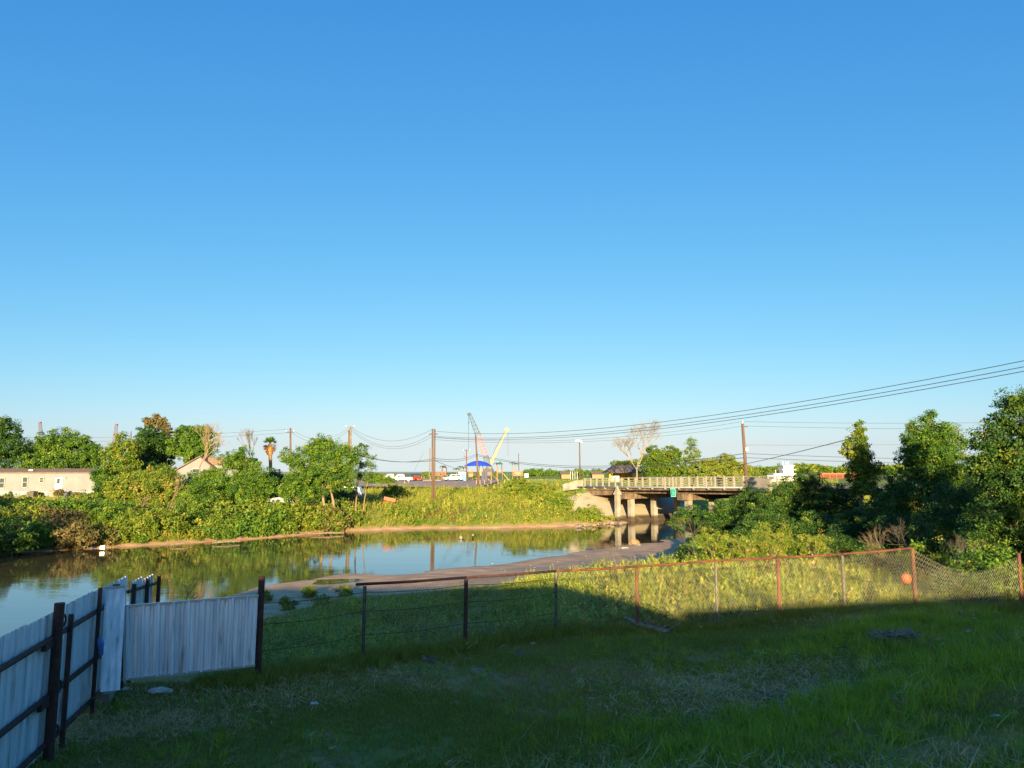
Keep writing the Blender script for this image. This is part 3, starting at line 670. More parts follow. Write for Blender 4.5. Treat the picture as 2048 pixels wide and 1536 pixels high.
def clumps(blobs, rs, per=.8, sub=.30, leaves=42, size=.14, asp=.55, shell=.35, droop=0, base_t=.35, var=.22):
    # blobs: (centre, (rx, ry, rz), density). sub clumps through the volume, leaves round each
    Vs, Fs, Ts, subs = [], [], [], []; off = 0; size = size * .80; leaves = leaves * 1.45
    for c, r, dens in blobs:
        r = np.array(r); area = (r[0] * r[1] + r[0] * r[2] + r[1] * r[2]) / 3
        ns = max(4, int(3.6 * dens * per * 12.6 * area / (sub * 2.1) ** 2))
        d = rs.normal(size=(ns, 3)); d /= np.linalg.norm(d, axis=1, keepdims=True)
        wob = 1 + .16 * np.sin(d[:, 0] * 5 + c[0]) * np.sin(d[:, 2] * 6 + c[2]) + .12 * rs.normal(size=ns)
        rad = (shell + (1 - shell) * rs.uniform(0, 1, ns) ** .6) * wob
        sc = np.array(c) + d * rad[:, None] * r; subs.append(sc)
        ts = base_t + rs.normal(size=ns) * var
        nl = np.maximum(6, (leaves * rs.uniform(.5, 1.4, ns)).astype(int)); rep = np.repeat(np.arange(ns), nl)
        g = rs.normal(size=(len(rep), 3)); g *= (rs.uniform(.4, 1, (len(rep), 1)) / (np.linalg.norm(g, axis=1, keepdims=True) + .3))
        P = sc[rep] + g * sub * rs.uniform(.7, 1.5, ns)[rep][:, None] * np.array([1.15, 1.15, .8])
        D = d[rep] * .7 + np.array([0, 0, .6]); V, F_ = leaf_quads(P, D, size * np.clip(1 + .35 * rs.normal(size=ns), .55, 1.9)[rep][:, None], rs, asp, droop=droop)
        Vs.append(V); Fs.append(F_ + off); off += len(V); Ts.append(np.clip(ts[rep] + rs.normal(size=len(rep)) * .10, 0, 1))
    return np.concatenate(Vs), np.concatenate(Fs), np.concatenate(Ts), np.concatenate(subs)
def bl(px, py, rx, ry, Y, dens=1.0, dy=0, flat=1.0):      # blob seen at a photo pixel, at distance Y
    c = at(px, py, Y + dy); k = (Y + dy) / FOC
    return (tuple(c), (rx * k, (rx + ry) / 2 * k * flat, ry * k), dens)
def wobble(a, b, n, amp, rnd):
    a, b = Vector(a), Vector(b); L_ = (b - a).length; off = Vector((0, 0, 0)); pts = [a]
    for i in range(1, n):
        off += Vector((rnd.uniform(-1, 1), rnd.uniform(-1, 1), rnd.uniform(-.5, .5))) * amp * L_
        pts.append(a.lerp(b, i / n) + off * (1 - i / n) ** .5 * 1.0)
    return pts + [b]
def limbs(base, targets, r0, rnd, fork=.35, amp=.05, tops=None, twigs=None, lean=None):
    q = MB(); base = Vector(base)
    cx = sum((Vector(t) for t in targets), Vector()) / len(targets)
    f = base.lerp(cx, fork); f = Vector((base.x * .55 + cx.x * .45 if lean is None else lean, f.y, f.z))
    tr = wobble(base - Vector((0, 0, .3)), f, 5, amp * .6, rnd); q.tube(tr, [r0 * (1.25 if i == 0 else 1 - .06 * i) for i in range(len(tr))], 8)
    for t in targets:
        r1 = r0 * rnd.uniform(.42, .62); p = wobble(f - Vector((0, 0, r0 * .5)), t, 6, amp, rnd)
        q.tube(p, [r1 * (1 - .8 * i / 6) for i in range(7)], 6)
        if twigs is not None and len(twigs):
            d2 = np.linalg.norm(twigs - np.array(t), axis=1); near = twigs[np.argsort(d2)[:7]]
            for w_ in near:
                s_ = p[rnd.choice([3, 4, 5])]; q.tube(wobble(s_, w_, 3, .07, rnd), [r1 * .28, r1 * .22, r1 * .15, r1 * .06], 4, cap=False)
    return q
def tree(name, label, cat, base, blobs, leafm='leaf', bark='bark', r0=.16, seed=1, fork=.35, trunks=1, group=None, spread=.5, showtrunk=True, **kw):
    rs = RS(seed); rnd = random.Random(seed); base = Vector(base)
    t = thing(name, label, cat, base, group)
    V, F_, T, subs = clumps(blobs, rs, **kw)
    me = npmesh('crown', V - np.array(base), F_, T); me.materials.append(M[leafm]); put('crown' if cat != 'bush' else 'foliage', me, None, t)
    if showtrunk:
        q = MB(); tg = [b[0] for b in blobs]
        for k in range(trunks):
            bb = base + Vector(((k - (trunks - 1) / 2) * spread, .1 * k, 0)); mine = tg[k::trunks] or tg
            l = limbs(bb, mine, r0 * (1 - .15 * k), rnd, fork, twigs=subs); q.add(l.v, l.f)
        q.build('trunk' if cat != 'bush' else 'stems', M[bark], t, smooth=True)
    return t
def bare(q, a, d, L_, r, depth, rnd, spread=.5, up=.15, kids=(2, 3)):
    b = a + d * L_; mid = a.lerp(b, .5) + Vector((rnd.uniform(-1, 1), rnd.uniform(-1, 1), rnd.uniform(-1, 1))) * L_ * .06
    q.tube([a, mid, b], [r, r * .88, r * .74], 5 if r > .03 else 3, cap=False)
    if depth == 0: return
    for _ in range(rnd.choice(kids)):
        nd = (d + Vector((rnd.uniform(-1, 1), rnd.uniform(-1, 1), rnd.uniform(-.7, .9))) * spread + Vector((0, 0, up))).normalized()
        bare(q, b, nd, L_ * rnd.uniform(.66, .92), r * .70, depth - 1, rnd, spread, up, kids)
def bare_tree(label, base, h, seed, name='bare_tree', cat='tree', r=.12, depth=6, spread=.5, m='bark_pale', group=None, first=None, kids=(2, 3)):
    rnd = random.Random(seed); base = Vector(base); t = thing(name, label, cat, base, group); q = MB()
    bare(q, base - Vector((0, 0, .2)), (first or Vector((0, 0, 1))).normalized(), h * .27, r, depth, rnd, spread, kids=kids)
    q.build('branches', M[m], t); return t

# ---- scatter: one object of ground plants nobody could count, instanced by geometry nodes
def clump_mesh(name, kind, seed):
    rs = RS(seed)
    if kind == 'turf':           # short blades
        n = 16; b = rs.uniform(-.06, .06, (n, 2)); h = rs.uniform(.025, .075, n); w = .0035; ln = rs.normal(size=(n, 2)) * .035
    elif kind == 'tuft':
        n = 18; b = rs.normal(size=(n, 2)) * .05; h = rs.uniform(.10, .26, n); w = .005; ln = rs.normal(size=(n, 2)) * .08
    elif kind == 'straw':
        n = 22; b = rs.normal(size=(n, 2)) * .16; h = rs.uniform(.01, .06, n); w = .004; ln = rs.normal(size=(n, 2)) * .13
    if kind in ('turf', 'tuft', 'straw'):
        V, Fq, T = [], [], []
        for i in range(n):
            x, y = b[i]; a = rs.uniform(0, 6.28); dx, dy = math.cos(a) * w, math.sin(a) * w; lx, ly = ln[i]; k = len(V)
            V += [(x - dx, y - dy, -.01), (x + dx, y + dy, -.01), (x + lx * .35 + dx * .8, y + ly * .35 + dy * .8, h[i] * .6), (x + lx * .35 - dx * .8, y + ly * .35 - dy * .8, h[i] * .6), (x + lx + dx * .15, y + ly + dy * .15, h[i]), (x + lx - dx * .15, y + ly - dy * .15, h[i])]
            Fq += [(k, k + 1, k + 2, k + 3), (k + 3, k + 2, k + 4, k + 5)]
            tt = np.clip({'turf': .3, 'tuft': .38, 'straw': .95}[kind] + rs.normal() * .2, 0, 1); T += [tt, tt]
        return npmesh(name, V, Fq, T)
    if kind == 'weed':           # upright stems with narrow leaves
        P, T = [], []
        V, Fq, Tt = [], [], []
        for s_ in range(7):
            x, y = rs.normal(size=2) * .13; h = rs.uniform(.30, .75); lx, ly = rs.normal(size=2) * .1; t0 = np.clip(.45 + rs.normal() * .25, 0, 1)
            k = len(V); w = .006; V += [(x - w, y, 0), (x + w, y, 0), (x + lx + w * .4, y + ly, h), (x + lx - w * .4, y + ly, h)]; Fq.append((k, k + 1, k + 2, k + 3)); Tt.append(t0)
            for j in range(9):
                f = rs.uniform(.15, 1); a = rs.uniform(0, 6.28); L_ = rs.uniform(.07, .17) * (1.15 - f * .5); u = rs.uniform(.3, 1.0)
                p = np.array([x + lx * f, y + ly * f, h * f]); d = np.array([math.cos(a), math.sin(a), u]); d /= np.linalg.norm(d); sd = np.array([-math.sin(a), math.cos(a), 0]) * L_ * .22
                k = len(V); V += [tuple(p), tuple(p + d * L_ * .5 + sd), tuple(p + d * L_), tuple(p + d * L_ * .5 - sd)]; Fq.append((k, k + 1, k + 2, k + 3)); Tt.append(np.clip(t0 + rs.normal() * .1, 0, 1))
        return npmesh(name, V, Fq, Tt)
    if kind == 'scrub':          # loose leafy mound, half metre
        rsub = RS(seed + 5); V, Fq, T, _ = clumps([((0, 0, .22), (.42, .42, .30), 1)], rsub, per=1.0, sub=.16, leaves=16, size=.10, shell=.35, base_t=.38, var=.17)
        return npmesh(name, V, Fq, T)
def scatter(name, label, pts, scl, srcs, m, seed=0, tilt=.25, tintoff=True):
    pts = np.asarray(pts, dtype=np.float32); n = len(pts); rs = RS(seed)
    me = bpy.data.meshes.new(name); me.vertices.add(n); me.vertices.foreach_set('co', pts.ravel())
    for nm, ty, dat in (('scl', 'FLOAT', np.asarray(scl, np.float32)), ('rot', 'FLOAT_VECTOR', np.stack([rs.normal(size=n) * tilt, rs.normal(size=n) * tilt, rs.uniform(0, 6.28, n)], -1).astype(np.float32).ravel()), ('pick', 'INT', rs.randint(0, len(srcs), n).astype(np.int32))):
        a = me.attributes.new(nm, ty, 'POINT'); a.data.foreach_set('vector' if ty == 'FLOAT_VECTOR' else 'value', dat)
    o = put(name, me, None); me.materials.append(m)
    ng = bpy.data.node_groups.new(name, 'GeometryNodeTree'); ng.interface.new_socket('Geometry', in_out='INPUT', socket_type='NodeSocketGeometry'); ng.interface.new_socket('Geometry', in_out='OUTPUT', socket_type='NodeSocketGeometry')
    N = ng.nodes; gi = N.new('NodeGroupInput'); go = N.new('NodeGroupOutput'); iop = N.new('GeometryNodeInstanceOnPoints'); g2 = N.new('GeometryNodeGeometryToInstance')
    m2p = N.new('GeometryNodeMeshToPoints'); ng.links.new(gi.outputs[0], m2p.inputs[0])
    for s_ in srcs:
        oi = N.new('GeometryNodeObjectInfo'); oi.inputs['Object'].default_value = s_; oi.inputs['As Instance'].default_value = False
        sm = N.new('GeometryNodeSetMaterial'); sm.inputs['Material'].default_value = m; ng.links.new(oi.outputs['Geometry'], sm.inputs[0]); ng.links.new(sm.outputs[0], g2.inputs[0])
    def attr(nm, dt):
        a = N.new('GeometryNodeInputNamedAttribute'); a.data_type = dt; a.inputs[0].default_value = nm; return a.outputs[0]
    ng.links.new(m2p.outputs[0], iop.inputs['Points']); ng.links.new(g2.outputs[0], iop.inputs['Instance']); iop.inputs['Pick Instance'].default_value = True
    ng.links.new(attr('pick', 'INT'), iop.inputs['Instance Index']); ng.links.new(attr('scl', 'FLOAT'), iop.inputs['Scale'])
    e2r = N.new('FunctionNodeEulerToRotation'); ng.links.new(attr('rot', 'FLOAT_VECTOR'), e2r.inputs[0]); ng.links.new(e2r.outputs[0], iop.inputs['Rotation'])
    ng.links.new(iop.outputs[0], go.inputs[0])
    md = o.modifiers.new('scatter', 'NODES'); md.node_group = ng
    return tag(o, label, None, None, 'stuff')
def src(kind, k, seed):
    out = []
    for i in range(k): out.append(bpy.data.objects.new(kind + '_source', clump_mesh(kind + '_source', kind, seed + i)))
    return out
TURF, TUFT, STRAW, WEED, SCRUB = src('turf', 4, 10), src('tuft', 3, 30), src('straw', 3, 50), src('weed', 5, 70), src('scrub', 5, 90)
def field(n, x0, x1, y0, y1, seed, fan=True, ypow=1.0):
    rs = RS(seed); Y = y0 + (y1 - y0) * rs.uniform(0, 1, n) ** ypow
    s = rs.uniform(x0, x1, n); return (s * Y if fan else s), Y, rs
def patch(X, Y, f=1.0, ph=0):      # slow mottling 0..1
    return .5 + .25 * (np.sin(X * .9 * f + 1.3 * np.sin(Y * .7 * f + ph)) + np.sin(Y * 1.3 * f + 1.1 * np.sin(X * .55 * f + 2 + ph)))
def fenceY(s): return np.interp(s, [-.6] + fs, [12.3] + [p.y for p in pf])

# lawn: short turf to the fence
X, Y, rs = field(150000, -.72, .76, 4.2, 18.5, 1, ypow=.75)
s = X / Y; k = (Y < fenceY(s) + .3) & (rs.uniform(size=len(X)) < .12 + 1.1 * patch(X, Y, 1.3) * (.6 + .8 * patch(X, Y, 3.1, 5))); X, Y = X[k], Y[k]
sz = rs.uniform(.6, 1.25, len(X)) * (.7 + .5 * patch(X, Y, .8, 2)); dryk = patch(X, Y, .8, 6) * .6 + patch(X, Y, 2.3, 1) * .4 + rs.normal(size=len(X)) * .10 > .62
scatter('lawn_grass', 'short patchy green lawn grass in the shaded yard', np.stack([X, Y, H(X, Y)], -1)[~dryk], sz[~dryk], TURF, M['grass'], 1)
scatter('dry_lawn_grass', 'patches of dry olive lawn grass in the shaded yard', np.stack([X, Y, H(X, Y)], -1)[dryk], sz[dryk] * .85, TURF, M['grass_dry'], 11)
# rougher tufts on the near bank
X, Y, rs = field(26000, -.72, .76, 4.2, 17, 2, ypow=.8)
s = X / Y; dens = np.clip((s * 1.6 + .25) - (Y - 5) * .03, .03, 1) * patch(X, Y, 1.1, 4) ** 1.5
k = (rs.uniform(size=len(X)) < dens) & (Y < fenceY(s) - .2); X, Y = X[k], Y[k]
scatter('grass_tufts', 'longer green grass tufts on the rise near the camera', np.stack([X, Y, H(X, Y)], -1), rs.uniform(.4, 1.15, len(X)), TUFT, M['grass_light'], 2)
X, Y, rs = field(14000, -.72, .76, 4.2, 17, 3, ypow=.8)
k = (rs.uniform(size=len(X)) < np.clip(patch(X, Y, .9, 9) * 2.6 - 1.35, 0.02, 1)) & (Y < fenceY(X / Y)); X, Y = X[k], Y[k]
scatter('dry_straw', 'dry mown grass stalks lying on the turf', np.stack([X, Y, H(X, Y) + .015], -1), rs.uniform(.6, 1.3, len(X)), STRAW, M['grass_dry'], 3)
# strip beyond the fence: tall weeds to the mud
X, Y, rs = field(30000, -.50, .80, 12.5, 34, 4)
s = X / Y; z = H(X, Y); tall = np.clip((s + .02) * 5, 0, 1)
k = (Y > fenceY(s) + .15) & (Y < np.interp(s, S_, YG) + np.where(s > .24, 6, 0) - .1) & (z > .16) & (X > np.interp(Y, [12, 16, 22], [-4.2, -5.8, -9.5])); X, Y, z, s, tall = X[k], Y[k], z[k], s[k], tall[k]
keep = rs.uniform(size=len(X)) < .25 + 1.1 * patch(X, Y, 1.5, 2) * (1.1 - .3 * tall); X, Y, z, s, tall = X[keep], Y[keep], z[keep], s[keep], tall[keep]
sc = (.35 + rs.uniform(0, 1, len(X)) ** 2 * .85) * (.55 + .62 * tall) * np.clip((np.interp(s, S_, YG) - Y) * .25 + .35 + tall, .35, 1) * (.6 + .75 * patch(X, Y, 2.2, 8))
sc = sc * np.interp(s, [sh(1300), sh(1640), sh(1760), sh(1850)], [.9, .85, .6, .42]); gk = patch(X, Y, 1.1, 5) + rs.normal(size=len(X)) * .15 > .58
scatter('tall_weeds', 'tall straw coloured weeds between the fence and the mud flat', np.stack([X, Y, z - .02], -1)[~gk], sc[~gk], WEED, M['leaf_weed'], 4, tilt=.18)
scatter('green_weeds', 'patches of green leafy weeds between the fence and the mud flat', np.stack([X, Y, z - .02], -1)[gk], sc[gk] * 1.0, WEED, M['grass_light'], 41, tilt=.18)
# fringe along the fence line
X, Y, rs = field(5200, -.42, .72, 0, 1, 5, fan=False); s = X; Y = fenceY(s) + rs.normal(size=len(s)) * .16; X = s * Y
scatter('fence_grass', 'untrimmed grass along the foot of the chain link fence', np.stack([X, Y, H(X, Y)], -1), rs.uniform(.5, 1.1, len(X)), TUFT, M['grass'], 5)
# far bank scrub
X, Y, rs = field(30000, -.80, .20, 40, 150, 6, ypow=1.5)
s = X / Y; z = H(X, Y); yf = np.interp(s, S_, YF); u, w = bridge_uw(X, Y); rr = np.hypot(u - .5, w)
k = (Y > yf + .55) & (z > .12) & (Y < np.minimum(road_Y(s) - .8, 112)) & ~((w > -1.4) & (u > -4)) & ~((w <= 0) & (rr < 8) & (np.arctan2(-w, u - .5) < 1.0))
lawn_gap = (s > sh(690)) & (s < sh(775)) & (Y > 62) & (Y < 72)
k &= ~lawn_gap & ~((s < sh(185)) & (Y > 58) & (Y < 88)); X, Y, z, s = X[k], Y[k], z[k], s[k]
keep = rs.uniform(size=len(X)) < (.35 + .75 * patch(X, Y, .8, 3)) * np.where(s > sh(735), .38, 1.0); X, Y, z, s = X[keep], Y[keep], z[keep], s[keep]
sc = (.35 + rs.uniform(0, 1, len(X)) ** 2.2 * 1.5) * (.65 + .6 * patch(X, Y, .35)) * np.where(s < sh(700), 1.4, .62)
kind = patch(X, Y, .55, 7) + rs.normal(size=len(X)) * .12; g_ = kind > .62; br_ = kind < .2; y_ = ~g_ & ~br_
for nm, lab, mk, mm, sd in (('bank_scrub', 'sunlit yellow green scrub covering the far bank and embankment', y_, 'leaf_bank', 6), ('green_scrub', 'patches of greener leafy scrub on the far bank', g_, 'leaf', 61), ('dry_scrub', 'patches of dry brownish scrub on the far bank', br_, 'leaf_brown', 62)):
    scatter(nm, lab, np.stack([X[mk], Y[mk], z[mk] - .05], -1), sc[mk], SCRUB, M[mm], sd)
X, Y, rs = field(42000, -.80, .20, 40, 130, 7, ypow=1.3)
s = X / Y; z = H(X, Y); k = (Y > np.interp(s, S_, YF) + .5) & (z > .10) & (Y < road_Y(s) - .3); X, Y, z = X[k], Y[k], z[k]
u, w = bridge_uw(X, Y); k = ~((w > -1.0) & (u > -1)) & ~((w <= 0) & (np.hypot(u - .5, w) < 7.5) & (np.arctan2(-w, u - .5) < 1.0)); X, Y, z = X[k], Y[k], z[k]
scatter('bank_grass', 'long dry and green grass growing between the scrub on the far bank', np.stack([X, Y, z - .03], -1), .45 + rs.uniform(0, 1, len(X)) ** 3 * 1.3, WEED, M['leaf_weed'], 7)
X, Y, rs = field(16000, -.25, .45, 88, 240, 17, ypow=1.2)
s = X / Y; z = H(X, Y); u, w = bridge_uw(X, Y); k = (w > 10.2) & ~((X < -3) & (Y > 108) & (Y < 224) & (X > -56)); X, Y, z = X[k], Y[k], z[k]
scatter('park_grass', 'sunlit green grass of the park beyond the road', np.stack([X, Y, z - .03], -1), rs.uniform(.5, .9, len(X)) * (Y / 110), TUFT, M['leaf_weed'], 17)
# land to the right: rough undergrowth beneath the trees
X, Y, rs = field(13000, .24, .95, 31, 70, 8, ypow=1.0); z = H(X, Y); s = X / Y; u, w = bridge_uw(X, Y)
k = (z > .3) & (Y > fenceY(np.clip(s, -.5, .7)) + 1) & (Y < road_Y(s) - .5) & (w < -1); X, Y, z = X[k], Y[k], z[k]
scatter('undergrowth', 'dark leafy undergrowth below the trees past the fence', np.stack([X, Y, z - .05], -1), rs.uniform(.7, 1.7, len(X)), SCRUB, M['leaf'], 8)

# ------------------------------------------------------------------ trees and bushes, far side
D = dict
tree('broadleaf_tree', 'dark tall tree behind the mobile home at the edge of the view', 'tree', on(6, 985, 2.1), [bl(-30, 870, 45, 38, 98), bl(8, 862, 30, 30, 98), bl(30, 895, 34, 26, 97), bl(-5, 915, 40, 22, 96)], 'leaf_dark', seed=11, size=.30, sub=.55, leaves=34)
tree('broadleaf_tree', 'wide rounded bright green tree rising behind the mobile home roof', 'tree', at(120, 985, 99), [bl(82, 905, 34, 34, 99), bl(118, 892, 36, 32, 99), bl(158, 896, 34, 30, 99), bl(185, 915, 26, 26, 98), bl(60, 930, 40, 22, 97), bl(130, 925, 60, 22, 97)], 'leaf', seed=12, size=.28, sub=.5, leaves=36)
tree('round_bush', 'dense olive bush behind the end of the mobile home', 'bush', at(255, 995, 80), [bl(250, 955, 34, 26, 80), bl(290, 965, 34, 24, 79), bl(325, 955, 26, 22, 80)], 'leaf_bank', seed=61, size=.2, sub=.36)
tree('round_bush', 'dark bush between the cream house and the reddish tree', 'bush', at(320, 985, 88), [bl(300, 945, 36, 22, 88), bl(340, 955, 26, 20, 87)], 'leaf_dark', seed=62, size=.22, sub=.4)
tree('round_bush', 'tall green bush hiding the lower wall of the cream house', 'bush', at(420, 1000, 70), [bl(395, 958, 24, 16, 72, .8), bl(390, 976, 30, 18, 72), bl(430, 952, 28, 20, 72), bl(430, 972, 30, 18, 72), bl(360, 988, 34, 22, 68)], 'leaf', seed=63, size=.17, sub=.32)
tree('vine_covered_tree', 'vine covered tree with a bare patch at the end of the mobile home', 'tree', at(232, 990, 84), [bl(240, 880, 16, 14, 84, .6), bl(225, 905, 20, 20, 84), bl(258, 905, 22, 22, 84), bl(240, 935, 32, 22, 83), bl(215, 950, 20, 22, 82)], 'leaf_bank', seed=13, size=.24, sub=.4)
tree('broadleaf_tree', 'dark tall tree with a reddish brown top over the scrub', 'tree', at(305, 985, 92), [bl(305, 880, 34, 28, 92), bl(285, 905, 24, 26, 92), bl(330, 905, 26, 26, 92), bl(300, 925, 34, 20, 91)], 'leaf_dark', seed=14, size=.26, sub=.42)
tree('broadleaf_tree', 'thin reddish brown crown showing above the dark tree', 'tree', at(312, 985, 94), [bl(306, 843, 18, 12, 94, .8), bl(326, 852, 16, 12, 94, .8), bl(335, 868, 14, 12, 94, .7)], 'leaf_brown', seed=15, size=.26, sub=.4)
tree('broadleaf_tree', 'round topped green tree right of the reddish tree, behind the cream house', 'tree', at(385, 990, 90), [bl(372, 868, 22, 18, 90), bl(402, 866, 24, 18, 90), bl(360, 892, 24, 22, 90), bl(412, 895, 20, 22, 90), bl(385, 905, 30, 22, 89)], 'leaf', seed=16, size=.26, sub=.42)
bare_tree('pale bare branches spreading in front of the cream gabled house', at(398, 960, 80), 6.0, 5, r=.10, depth=7, spread=.6)
bare_tree('small leafless grey tree between the house and the palm', at(505, 960, 104), 7.2, 9, r=.10, depth=6, m='bark_grey', spread=.42)
tree('big_bush', 'large deep green bushy tree at the centre of the far bank scrub', 'tree', at(485, 1025, 64), [bl(470, 925, 30, 24, 65), bl(490, 910, 20, 16, 65, .8), bl(456, 968, 30, 26, 64), bl(505, 955, 34, 30, 64), bl(430, 990, 40, 30, 63), bl(485, 995, 42, 28, 62), bl(530, 975, 26, 26, 64)], 'leaf', seed=17, size=.17, sub=.34, leaves=40)
tree('round_bush', 'bright green rounded bush beside the large bushy tree', 'bush', at(405, 1035, 60), [bl(400, 990, 30, 30, 60), bl(380, 1015, 30, 26, 60), bl(425, 1015, 26, 26, 59)], 'leaf', seed=18, size=.15, sub=.30)
tree('round_bush', 'olive bush half way along the mound of scrub', 'bush', at(330, 1040, 62), [bl(320, 965, 34, 22, 66), bl(345, 990, 30, 24, 64), bl(300, 990, 36, 24, 64)], 'leaf_bank', seed=19, size=.17, sub=.32, base_t=.5)
tree('round_bush', 'yellow tinted vine mound above the creek bank', 'bush', at(270, 1040, 62), [bl(265, 960, 30, 20, 68), bl(240, 985, 36, 24, 65), bl(280, 985, 30, 22, 66)], 'leaf_yellow', seed=20, size=.17, sub=.32, base_t=.55)
tree('round_bush', 'dark leafy shrub standing at the end wall of the mobile home', 'bush', at(203, 1002, 76), [bl(200, 950, 18, 18, 76, .8), bl(215, 975, 20, 22, 76)], 'leaf', seed=21, size=.18, sub=.30)
i = 0
for px, py, rx, ry, Y_, lf, lab in [
    (25, 1075, 38, 26, 44, 'leaf_dark', 'dark green low bush where the far bank meets the frame edge'),
    (90, 1050, 46, 22, 52, 'leaf_bank', 'yellowish low bush below the mobile home lawn'),
    (60, 1014, 60, 10, 70, 'leaf_dark', 'shaded flat bush on the slope under the mobile home'),
    (150, 1070, 36, 24, 47, 'leaf_brown', 'brown and olive dead looking bush above the waterline'),
    (165, 1025, 40, 22, 56, 'leaf', 'mid green bush on the slope below the mobile home'),
    (225, 1040, 36, 26, 52, 'leaf', 'green bush above the white float on the far bank'),
    (275, 1055, 36, 26, 51, 'leaf_yellow', 'light green bush hanging to the far waterline'),
    (330, 1055, 34, 26, 52, 'leaf_bank', 'olive bush with a dark hollow beside it at the far waterline'),
    (372, 1045, 28, 30, 54, 'leaf', 'deep green bush with thin stems by the far waterline'),
    (430, 1055, 36, 26, 55, 'leaf_yellow', 'pale yellow green bush low on the far bank'),
    (480, 1062, 34, 20, 56, 'leaf_bank', 'straw tinted bush overhanging the far mud edge'),
    (555, 1045, 34, 24, 59, 'leaf_yellow', 'bright green bush under the white tarpaulin'),
    (600, 1040, 28, 22, 60, 'leaf_bank', 'small olive bush below the paired trunks'),
    (650, 1042, 34, 18, 61, 'leaf_bank', 'low bush at the foot of the paired trunks'),
    (705, 1040, 34, 17, 64, 'leaf_yellow', 'low yellow green bush below the thin twin trunks'),
    (795, 1035, 34, 18, 67, 'leaf', 'first of the three low rounded bushes near the brown pole, farthest from it'),
    (845, 1033, 34, 18, 68, 'leaf_bank', 'olive rounded bush directly below the brown pole'),
    (890, 1034, 24, 18, 69, 'leaf_brown', 'brown green rounded bush just past the brown pole'),
    (1035, 978, 34, 22, 82, 'leaf_yellow', 'bright yellow green bush at the road edge below the sign truck'),
    (1080, 985, 26, 20, 80, 'leaf_bank', 'dry mixed bush on the embankment next to the bright bush'),
    (790, 985, 26, 16, 88, 'leaf_bank', 'small bush on the embankment under the white pickups'),
    (1110, 1005, 36, 22, 74, 'leaf_bank', 'low sprawling bush above the round concrete apron'),
    (1175, 1028, 30, 16, 69.5, 'leaf_yellow', 'grassy bush growing over the foot of the concrete apron'),
    (760, 960, 30, 8, 150, 'leaf', 'distant dark shrub beside the parked pickups')]:
    i += 1; cat = 'bush'
    if 210 < px < 700 and Y_ < 62: rx *= 1.2; ry *= 1.3; py -= ry * .15
    tree('round_bush', lab, cat, at(px, py + ry, Y_), [bl(px, py, rx, ry, Y_), bl(px - rx * .5, py + ry * .4, rx * .6, ry * .7, Y_), bl(px + rx * .5, py + ry * .35, rx * .6, ry * .7, Y_)], lf, seed=100 + i, size=.15 if Y_ < 70 else .2, sub=.27, leaves=30, r0=.05, base_t=.45, bark='bark_grey', per=.7)
# main tree with paired trunks
tree('broadleaf_tree', 'tallest round crowned green tree on the far bank with two pale trunks', 'tree', at(662, 1024, 63), [bl(650, 905, 40, 26, 63), bl(612, 922, 34, 28, 63), bl(690, 920, 32, 28, 63), bl(640, 890, 30, 18, 63), bl(575, 918, 16, 22, 63, .6), bl(660, 945, 44, 24, 62.5), bl(610, 960, 36, 22, 63), bl(690, 960, 26, 22, 63), bl(648, 975, 30, 16, 62.5, .6)], 'leaf', 'bark_pale', r0=.15, seed=31, trunks=2, spread=.75, size=.15, sub=.30, leaves=36, fork=.45)
tree('broadleaf_tree', 'lower leafy tree with a thin forked pale trunk left of the paired trunks', 'tree', at(594, 1026, 61), [bl(590, 965, 26, 20, 61.5), bl(575, 985, 22, 16, 61, .7), bl(612, 990, 18, 16, 61, .6)], 'leaf', 'bark_pale', r0=.10, seed=32, size=.15, sub=.28, trunks=2, spread=.3, fork=.5)
tree('broadleaf_tree', 'loose airy tree crown on two thin white trunks beside the tallest tree', 'tree', at(718, 1018, 66), [bl(728, 900, 18, 18, 66, .45), bl(742, 925, 14, 22, 66, .4), bl(720, 935, 18, 20, 66, .5), bl(735, 955, 20, 14, 66, .5), bl(705, 905, 16, 16, 66, .5)], 'leaf', 'bark_pale', r0=.075, seed=33, trunks=2, spread=.62, size=.15, sub=.30, fork=.4, leaves=26)
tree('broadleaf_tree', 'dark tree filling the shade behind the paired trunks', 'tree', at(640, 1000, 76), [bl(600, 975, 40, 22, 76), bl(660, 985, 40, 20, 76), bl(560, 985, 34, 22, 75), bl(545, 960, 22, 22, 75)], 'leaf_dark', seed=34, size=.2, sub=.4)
for k, (px, pyb, sx) in enumerate([(340, 1010, .1), (28, 1040, -.1), (50, 1040, .05), (270, 1030, .2), (100, 1055, .5)]):
    bare_tree(['thin dead shrub with curled stems in the middle of the scrub', 'dry brown upright twigs near the frame edge on the far bank', 'dry brown twigs standing above the shaded bush', 'bleached branching twig over the far waterline', 'pale fallen branch lying on the far bank bushes'][k], at(px, pyb, 55), [2.6, 2.2, 2.4, 2.0, 2.4][k], 40 + k, 'dead_shrub', 'dead shrub', r=.035, depth=4, spread=.6, m='bark_pale' if k > 2 else 'bark', first=Vector((sx * 3, 0, 1)))
